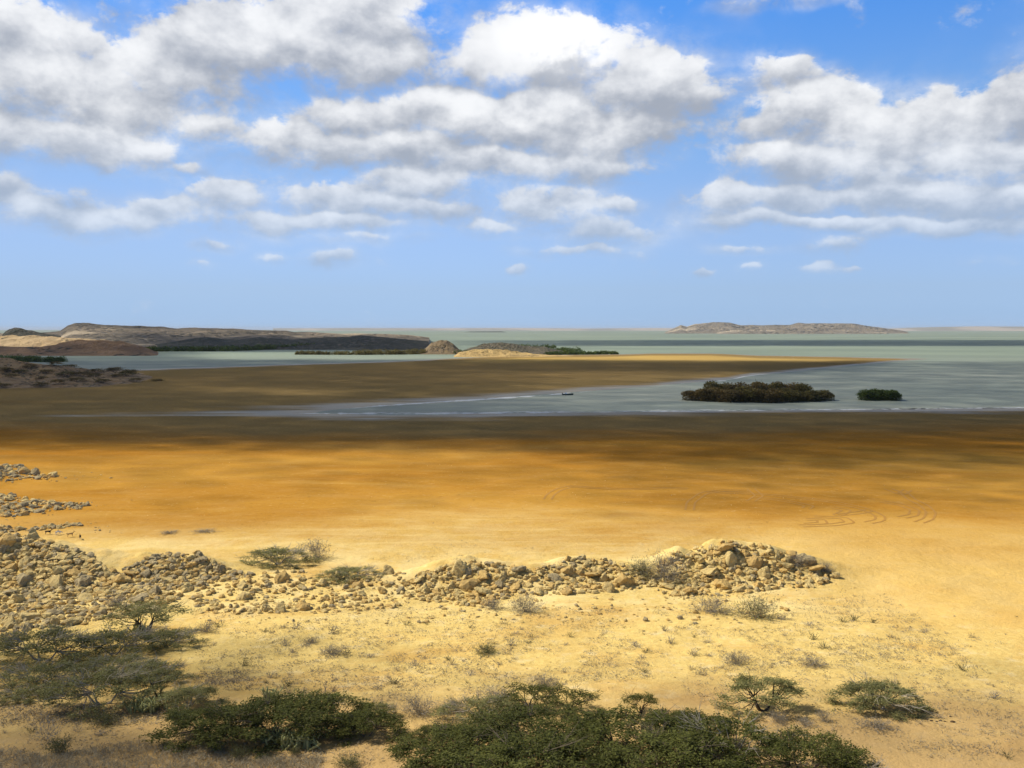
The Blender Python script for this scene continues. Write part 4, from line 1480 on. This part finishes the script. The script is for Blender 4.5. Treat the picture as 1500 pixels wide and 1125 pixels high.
# ------------------------------------------------------------------ light
SUN_EL, SUN_AZ = math.radians(46), math.radians(-73)
S = np.array([math.sin(SUN_AZ) * math.cos(SUN_EL), math.cos(SUN_AZ) * math.cos(SUN_EL), math.sin(SUN_EL)])
sl = bpy.data.lights.new('sun', 'SUN')
sl.energy = 4.0
sl.angle = math.radians(0.6)
sl.color = (1.0, 0.92, 0.76)
so = obj('sun', sl)
so.rotation_euler = Vector(S).to_track_quat('Z', 'Y').to_euler()
so.location = (-300, 100, 400)

# ------------------------------------------------------------------ unseen clouds above the view, placed to shade the land
m, nt, bs = new_mat('cloud')
nt.nodes.remove(bs)
out = [x for x in nt.nodes if x.type == 'OUTPUT_MATERIAL'][0]
d1 = nt.nodes.new('ShaderNodeBsdfDiffuse')
d1.inputs[0].default_value = (0.9, 0.9, 0.9, 1)
t1 = nt.nodes.new('ShaderNodeBsdfTranslucent')
t1.inputs[0].default_value = (0.9, 0.9, 0.9, 1)
tr = nt.nodes.new('ShaderNodeBsdfTransparent')
ms = nt.nodes.new('ShaderNodeMixShader')
m1 = nt.nodes.new('ShaderNodeMixShader')
m1.inputs[0].default_value = 0.5
nt.links.new(d1.outputs[0], m1.inputs[1])
nt.links.new(t1.outputs[0], m1.inputs[2])
ms.inputs[0].default_value = 0.93
nt.links.new(m1.outputs[0], ms.inputs[1])
nt.links.new(tr.outputs[0], ms.inputs[2])
nt.links.new(ms.outputs[0], out.inputs[0])
M_CLOUD = m


def soft(v, a, b, s):
    return sstep(a - s, a + s, v) * (1 - sstep(b - s, b + s, v))


def shade_map(px, py):
    """how many cloud puffs lie between the sun and this piece of ground"""
    right = sstep(700, 1100, px)
    left = 1 - sstep(200, 500, px)
    L = 4.2 * soft(py, 530.5 - 3 * (1 - right), 650, 2.5) * (1 - 0.68 * soft(py, 545 - 16 * sstep(1150, 1350, px), 603, 4) * sstep(560, 900, px))
    L = np.maximum(L, (2.4 + 0.8 * right) * soft(py, 630, 664 + 30 * right, 12 + 8 * right))
    L = np.maximum(L, (0.35 + 0.85 * right) * soft(py, 640, 722, 22))
    L = np.maximum(L, (0.10 + 0.5 * right) * soft(py, 640, 762, 20))
    L = L * (1 - 0.9 * np.exp(-((px - 440) / 75) ** 2 - ((py - 576) / 4.5) ** 2))
    L = L * (1 - 0.5 * np.exp(-((px - 330) / 110) ** 2 - ((py - 571) / 5) ** 2))
    L = np.maximum(L, 3.0 * soft(py, 498.5, 506.5, 1.2) * sstep(560, 900, px))
    L = np.maximum(L, 1.2 * soft(py, 490.2, 492, 0.5) * sstep(480, 600, px) * (1 - sstep(900, 1000, px)))
    L = np.maximum(L, (2.4 - 1.2 * sstep(525, 540, py)) * soft(py, 515.5, 560, 2) * (1 - sstep(230, 330, px)))
    L = np.maximum(L, 3.8 * soft(py, 503.5, 515, 1.0) * sstep(170, 260, px) * (1 - sstep(600, 660, px)))
    L = np.maximum(L, 1.3 * soft(py, 498, 502, 1.0) * (1 - sstep(330, 560, px)))
    L = np.maximum(L, 1.3 * soft(py, 985, 1400, 26) * (1 - sstep(350, 700, px)))
    L = np.maximum(L, 0.3 * soft(py, 1060, 1400, 20))
    return L


Vp, Fp = ICO[1]
VV, FF = [], []
cnt = 0
cr = np.random.default_rng(12)
yy = 50.0
row_i = 0
while yy < 4200:
    rad = max(4.5, 0.028 * yy)
    step = rad * 0.9
    x_half = 0.75 * yy + 60
    ncol = int(2 * x_half / step) + 1
    xs = -x_half + (np.arange(ncol) + 0.5 + 0.5 * (cr.random(ncol) - 0.5)) * step + cr.random() * step
    ys = yy + (0.5 + 0.5 * (cr.random(ncol) - 0.5)) * step
    px, py = to_pix(xs, ys, 0.0 * xs)
    L = shade_map(px, py)
    L = L * np.where(py > 600, 1.0, np.clip(0.7 + 0.6 * fbm(xs / (rad * 16), ys / (rad * 8), 3, 40), 0.3, 1.6))
    want = 3.7 * L * step * step / (math.pi * (rad * 0.92) ** 2)
    row_i += 1
    cum = np.floor(np.cumsum(want) + (row_i * 0.618034) % 1.0)
    k = np.diff(np.concatenate([[np.floor((row_i * 0.618034) % 1.0)], cum])).astype(int)
    k = np.maximum(k, 0)
    for i in range(ncol):
        for _ in range(k[i]):
            h = 0.45 * ys[i] + 150 + cr.uniform(-1, 1) * 0.03 * ys[i]
            x = xs[i] + cr.normal() * rad * 0.25
            y = ys[i] + cr.normal() * rad * 0.25
            c = np.array([x, y, 0]) + S * (h / S[2])
            V = Vp * np.array([1, 1, 0.7]) * rad * cr.uniform(0.75, 1.2)
            V = V * (1 + 0.35 * (fbm(Vp[:, 0] * 1.7 + cnt, Vp[:, 1] * 1.7 + Vp[:, 2] * 1.3, 3, cnt % 40) - 0.5))[:, None]
            VV.append(V + c)
            FF.append(Fp + cnt * len(Vp))
            cnt += 1
    yy += step
print('cloud puffs', cnt)
o = obj('clouds', mesh('clouds', np.concatenate(VV), np.concatenate(FF), [M_CLOUD], True))
kind(o, 'stuff', 'unseen white cloud puffs high over the bay, placed to shade the land', 'clouds')

# ------------------------------------------------------------------ sky
w = bpy.data.worlds.new('World')
sc.world = w
w.use_nodes = True
nt = w.node_tree
n = N(nt)
bg = nt.nodes['Background']
STR = 0.1
bg.inputs[1].default_value = STR
sky = nt.nodes.new('ShaderNodeTexSky')
sky.sky_type = 'NISHITA'
sky.sun_disc = False
sky.sun_elevation = SUN_EL
sky.sun_rotation = SUN_AZ
sky.air_density = 1.0
sky.dust_density = 0.3
sky.ozone_density = 2.0
tc = nt.nodes.new('ShaderNodeTexCoord')
dirv = n.v('NORMALIZE', tc.outputs['Generated'])
dx, dy, dz = n.xyz(dirv)
el = n.m('ARCSINE', dz)
az = n.m('ARCTAN2', dx, dy)
el10 = n.m('MULTIPLY', el, 10.0)
az10 = n.m('MULTIPLY', az, 10.0)
cmb = nt.nodes.new('ShaderNodeCombineXYZ')
nt.links.new(az10, cmb.inputs[0])
nt.links.new(el10, cmb.inputs[1])
UV = cmb.outputs[0]                      # azimuth / elevation in tenths of a radian (130 photo pixels each)


def sky_uv(px, py):
    x, y, z = pdir(px, py)
    r = math.sqrt(x * x + y * y + z * z)
    return math.atan2(x, y) * 10, math.asin(z / r) * 10


BLOBS = [  # px, py, radius x, radius y, strength
    (400, 70, 170, 62, 1.0), (520, 30, 130, 62, 1.0), (230, 118, 130, 55, 1.0), (310, 60, 80, 45, .9), (560, 90, 100, 40, .95),
    (60, 130, 110, 58, 1.0), (20, 50, 70, 60, 1.0), (125, 60, 34, 26, .75), (85, 208, 105, 34, 1.0), (-10, 205, 60, 40, .9), (180, 155, 80, 32, .85),
    (820, 75, 120, 54, 1.2), (735, 105, 70, 36, 1.0), (945, 125, 95, 50, 1.05), (1005, 142, 60, 30, 1.0), (650, 165, 130, 34, 1.0), (520, 175, 90, 30, .85),
    (450, 215, 115, 30, 1.0), (600, 218, 120, 32, 1.0), (760, 180, 150, 44, 1.1), (870, 200, 120, 44, 1.05), (840, 245, 130, 24, 1.0), (705, 240, 80, 24, .9),
    (295, 183, 52, 28, .85), (205, 220, 55, 22, .8), (275, 245, 44, 12, .75), (150, 235, 40, 20, .7),
    (610, 268, 85, 28, 1.05), (485, 292, 85, 30, 1.0), (560, 305, 110, 24, .9), (315, 288, 55, 25, 1.0), (245, 305, 60, 20, .85), (180, 320, 60, 20, .95), (120, 325, 40, 20, .9),
    (40, 318, 62, 24, .9), (0, 288, 26, 26, .9), (500, 330, 95, 14, 1.05), (400, 322, 70, 18, .8),
    (800, 310, 85, 32, .82), (720, 335, 50, 16, .8), (890, 340, 80, 26, .78), (915, 296, 36, 14, .85), (840, 372, 95, 12, .76),
    (1150, 108, 60, 24, .82), (1185, 165, 85, 42, 1.0), (1120, 190, 60, 26, .85), (1240, 190, 60, 40, .85), (1400, 178, 80, 42, 1.05), (1330, 205, 80, 36, 1.0), (1490, 165, 45, 36, 1.0),
    (1160, 240, 90, 34, .95), (1280, 240, 90, 36, .95), (1440, 240, 90, 40, 1.05), (1060, 300, 70, 28, .95), (1090, 325, 70, 16, 1.0), (1180, 290, 80, 24, .95), (1290, 285, 85, 26, 1.05),
    (1400, 290, 80, 30, .9), (1480, 300, 60, 28, 1.05), (1400, 332, 130, 13, 1.0), (1210, 328, 90, 12, .95), (1215, 362, 50, 18, .72), (1090, 370, 60, 8, .66),
    (100, 295, 70, 22, .62), (260, 322, 90, 18, .66), (655, 312, 60, 18, .62), (800, 285, 80, 22, .6), (930, 340, 60, 16, .6), (540, 352, 110, 10, .6),
    (1160, 0, 110, 14, .6), (478, 379, 38, 12, .9), (404, 375, 22, 9, .8), (318, 358, 30, 9, .7), (300, 386, 22, 7, .66), (1104, 397, 20, 10, .8), (1195, 401, 32, 12, .82), (1030, 398, 20, 6, .8), (757, 398, 28, 8, .74),
    (1252, 398, 16, 6, .7), (1430, 375, 60, 10, .6), (1700, 110, 150, 80, 1.0), (-200, 150, 120, 80, 1.0), (-230, 320, 120, 28, .9), (1720, 280, 130, 40, 1.0), (330, -110, 300, 60, 1.0), (900, -190, 200, 60, 1.0)]

# warp, then union of soft lobes with cauliflower noise on the rims
wn_ = nt.nodes.new('ShaderNodeTexNoise')
nt.links.new(UV, wn_.inputs['Vector'])
wn_.inputs['Scale'].default_value = 1.3
wn_.inputs['Detail'].default_value = 4
warp = n.v('MULTIPLY', n.v('SUBTRACT', wn_.outputs['Color'], (0.5, 0.5, 0.5)), (0.60, 0.40, 0.0))
WUV = n.v('ADD', UV, warp)
field = None
WG = WUV
for k, (px, py, rx, ry, a) in enumerate(BLOBS):
    u, v = sky_uv(px, py)
    if k and k % 5 == 0:                 # evaluate the lobes a few at a time
        WG = n.v('MULTIPLY_ADD', field, (1e-7, 1e-7, 1e-7), WUV)
    d = n.v('MULTIPLY', n.v('SUBTRACT', WG, (u, v, 0)), (130.0 / rx, 130.0 / ry, 0))
    L2 = n.v('DOT_PRODUCT', d, d)
    e2 = n.m('MULTIPLY', n.m('POWER', 2.718, n.m('MULTIPLY', L2, -1.7)), a * a)
    e6 = n.m('POWER', e2, 2.5)
    t = n.m('MULTIPLY', n.xyz(d)[1], e6)
    cx_ = nt.nodes.new('ShaderNodeCombineXYZ')
    nt.links.new(e2, cx_.inputs[0])
    nt.links.new(t, cx_.inputs[1])
    nt.links.new(e6, cx_.inputs[2])
    field = cx_.outputs[0] if field is None else n.v('ADD', field, cx_.outputs[0])
field, tone_s, wsum = n.xyz(field)
tone = n.m('DIVIDE', tone_s, n.m('ADD', wsum, 0.015))
B = n.m('SUBTRACT', 1.0, n.m('POWER', 2.718, n.m('MULTIPLY', field, -1.6)))
scl = n.v('MULTIPLY', UV, (1.0, 1.4, 1.0))
nA = n.noise(scl, 1.55, 10, 0.62, 0.25)
nS = n.noise(scl, 1.25, 6, 0.52, 0.15)
nT = n.noise(n.v('ADD', scl, (-0.12, 0.20, 0.0)), 1.25, 6, 0.52, 0.15)
nC = n.noise(scl, 0.55, 3, 0.5, 0.2)
nF = n.noise(scl, 6.5, 6, 0.62)
den = n.m('ADD', B, n.m('MULTIPLY', n.m('SUBTRACT', nA, 0.5), 1.75))
den = n.m('ADD', den, n.m('MULTIPLY', n.m('SUBTRACT', nF, 0.5), 0.42))
soft_w = n.ss(tone, 0.55, -0.45, 0.30, 0.75)          # crisp tops, feathered bases
mask = n.m('DIVIDE', n.m('SUBTRACT', den, 0.15), soft_w, clamp=True)
mask = n.ss(mask, 0.0, 1.0)
B2 = n.m('SUBTRACT', 1.0, n.m('POWER', 2.718, n.m('MULTIPLY', field, -7.0)))
veil = n.m('MULTIPLY', n.ss(n.m('ADD', n.m('MULTIPLY', B2, 0.75), n.m('MULTIPLY', n.m('SUBTRACT', nC, 0.5), 1.6)), 0.0, 0.9), 0.62)
veil = n.m('MULTIPLY', veil, n.m('MULTIPLY', n.ss(el, 0.03, 0.10), n.ss(nA, 0.30, 0.62)))
mask = n.m('MAXIMUM', mask, veil)
core = n.ss(den, 0.5, 1.0)
relief = n.m('MULTIPLY', n.m('SUBTRACT', nS, nT), 1.7)
lum = n.m('ADD', n.m('ADD', 0.48, n.m('MULTIPLY', tone, 0.55)), relief)
lum = n.m('ADD', lum, n.m('MULTIPLY', n.m('SUBTRACT', nC, 0.5), 0.9))
lum = n.m('ADD', lum, n.m('MULTIPLY', n.m('SUBTRACT', nF, 0.5), 0.42))
lum = n.ss(lum, 0.0, 1.1)
ccol = n.mix(lum, (0.385, 0.42, 0.49), (0.96, 0.97, 0.985))
bright = n.ss(n.v('LENGTH', n.v('MULTIPLY', n.v('SUBTRACT', WUV, (*sky_uv(815, 62), 0)), (130.0 / 165, 130.0 / 62, 0))), 1.15, 0.35)
ccol = n.mix(n.m('MULTIPLY', bright, n.ss(lum, -0.25, 0.35)), ccol, (1.05, 1.05, 1.05))
ccol = n.mix(n.ss(el, 0.23, 0.04, 0.0, 0.62), ccol, (0.40, 0.58, 0.86))
ramp = nt.nodes.new('ShaderNodeValToRGB')
nt.links.new(n.m('MULTIPLY', el, 1.0, clamp=True), ramp.inputs[0])
cr_ = ramp.color_ramp
for q, colr in ((0.0, (0.49, 0.63, 1.05)), (0.045, (0.50, 0.63, 1.04)), (0.13, (0.74, 0.79, 1.02)), (0.22, (0.70, 0.90, 1.15)), (0.34, (0.42, 0.88, 1.42)), (0.42, (0.42, 0.85, 1.35)), (0.60, (0.90, 0.62, 0.38))):
    if q in (0.0,):
        e_ = cr_.elements[0]
    elif q == 0.60:
        e_ = cr_.elements[-1]
        e_.position = 0.60
    else:
        e_ = cr_.elements.new(q)
    e_.color = (colr[0] / 1.6, colr[1] / 1.6, colr[2] / 1.6, 1)
EXPO = 0.5
gain = 2 ** -EXPO
cv_ = nt.nodes.new('ShaderNodeCombineXYZ')
nt.links.new(dx, cv_.inputs[0])
nt.links.new(dy, cv_.inputs[1])
nt.links.new(n.m('MAXIMUM', dz, 0.045), cv_.inputs[2])
nt.links.new(cv_.outputs[0], sky.inputs[0])
skyc = n.v('MULTIPLY', n.v('MULTIPLY', sky.outputs[0], ramp.outputs[0]), (1.6, 1.6, 1.6))
skyc = n.v('SCALE', skyc, None)
nt.links.new(n.ss(az, -0.75, 0.1, 0.74, 1.0), skyc.node.inputs['Scale'])
cloudc = n.v('SCALE', ccol, None)
cloudc.node.inputs['Scale'].default_value = gain / STR
allc = n.mix(n.m('MULTIPLY', mask, 0.97), skyc, cloudc)
nt.links.new(allc, bg.inputs[0])
try:
    w.cycles.sampling_method = 'MANUAL'
    w.cycles.sample_map_resolution = 256
except Exception:
    pass

# ------------------------------------------------------------------ render settings
sc.render.engine = 'CYCLES'
sc.view_settings.view_transform = 'Standard'
sc.view_settings.look = 'None'
sc.view_settings.exposure = EXPO
sc.view_settings.gamma = 1.0
sc.cycles.transparent_max_bounces = 64
sc.cycles.max_bounces = 5
sc.cycles.diffuse_bounces = 2
sc.cycles.use_adaptive_sampling = False
sc.cycles.use_denoising = True
sc.cycles.denoiser = 'OPENIMAGEDENOISE'
sc.cycles.denoising_input_passes = 'RGB_ALBEDO_NORMAL'
sc.cycles.denoising_prefilter = 'ACCURATE'
print('rocks', n_rock)
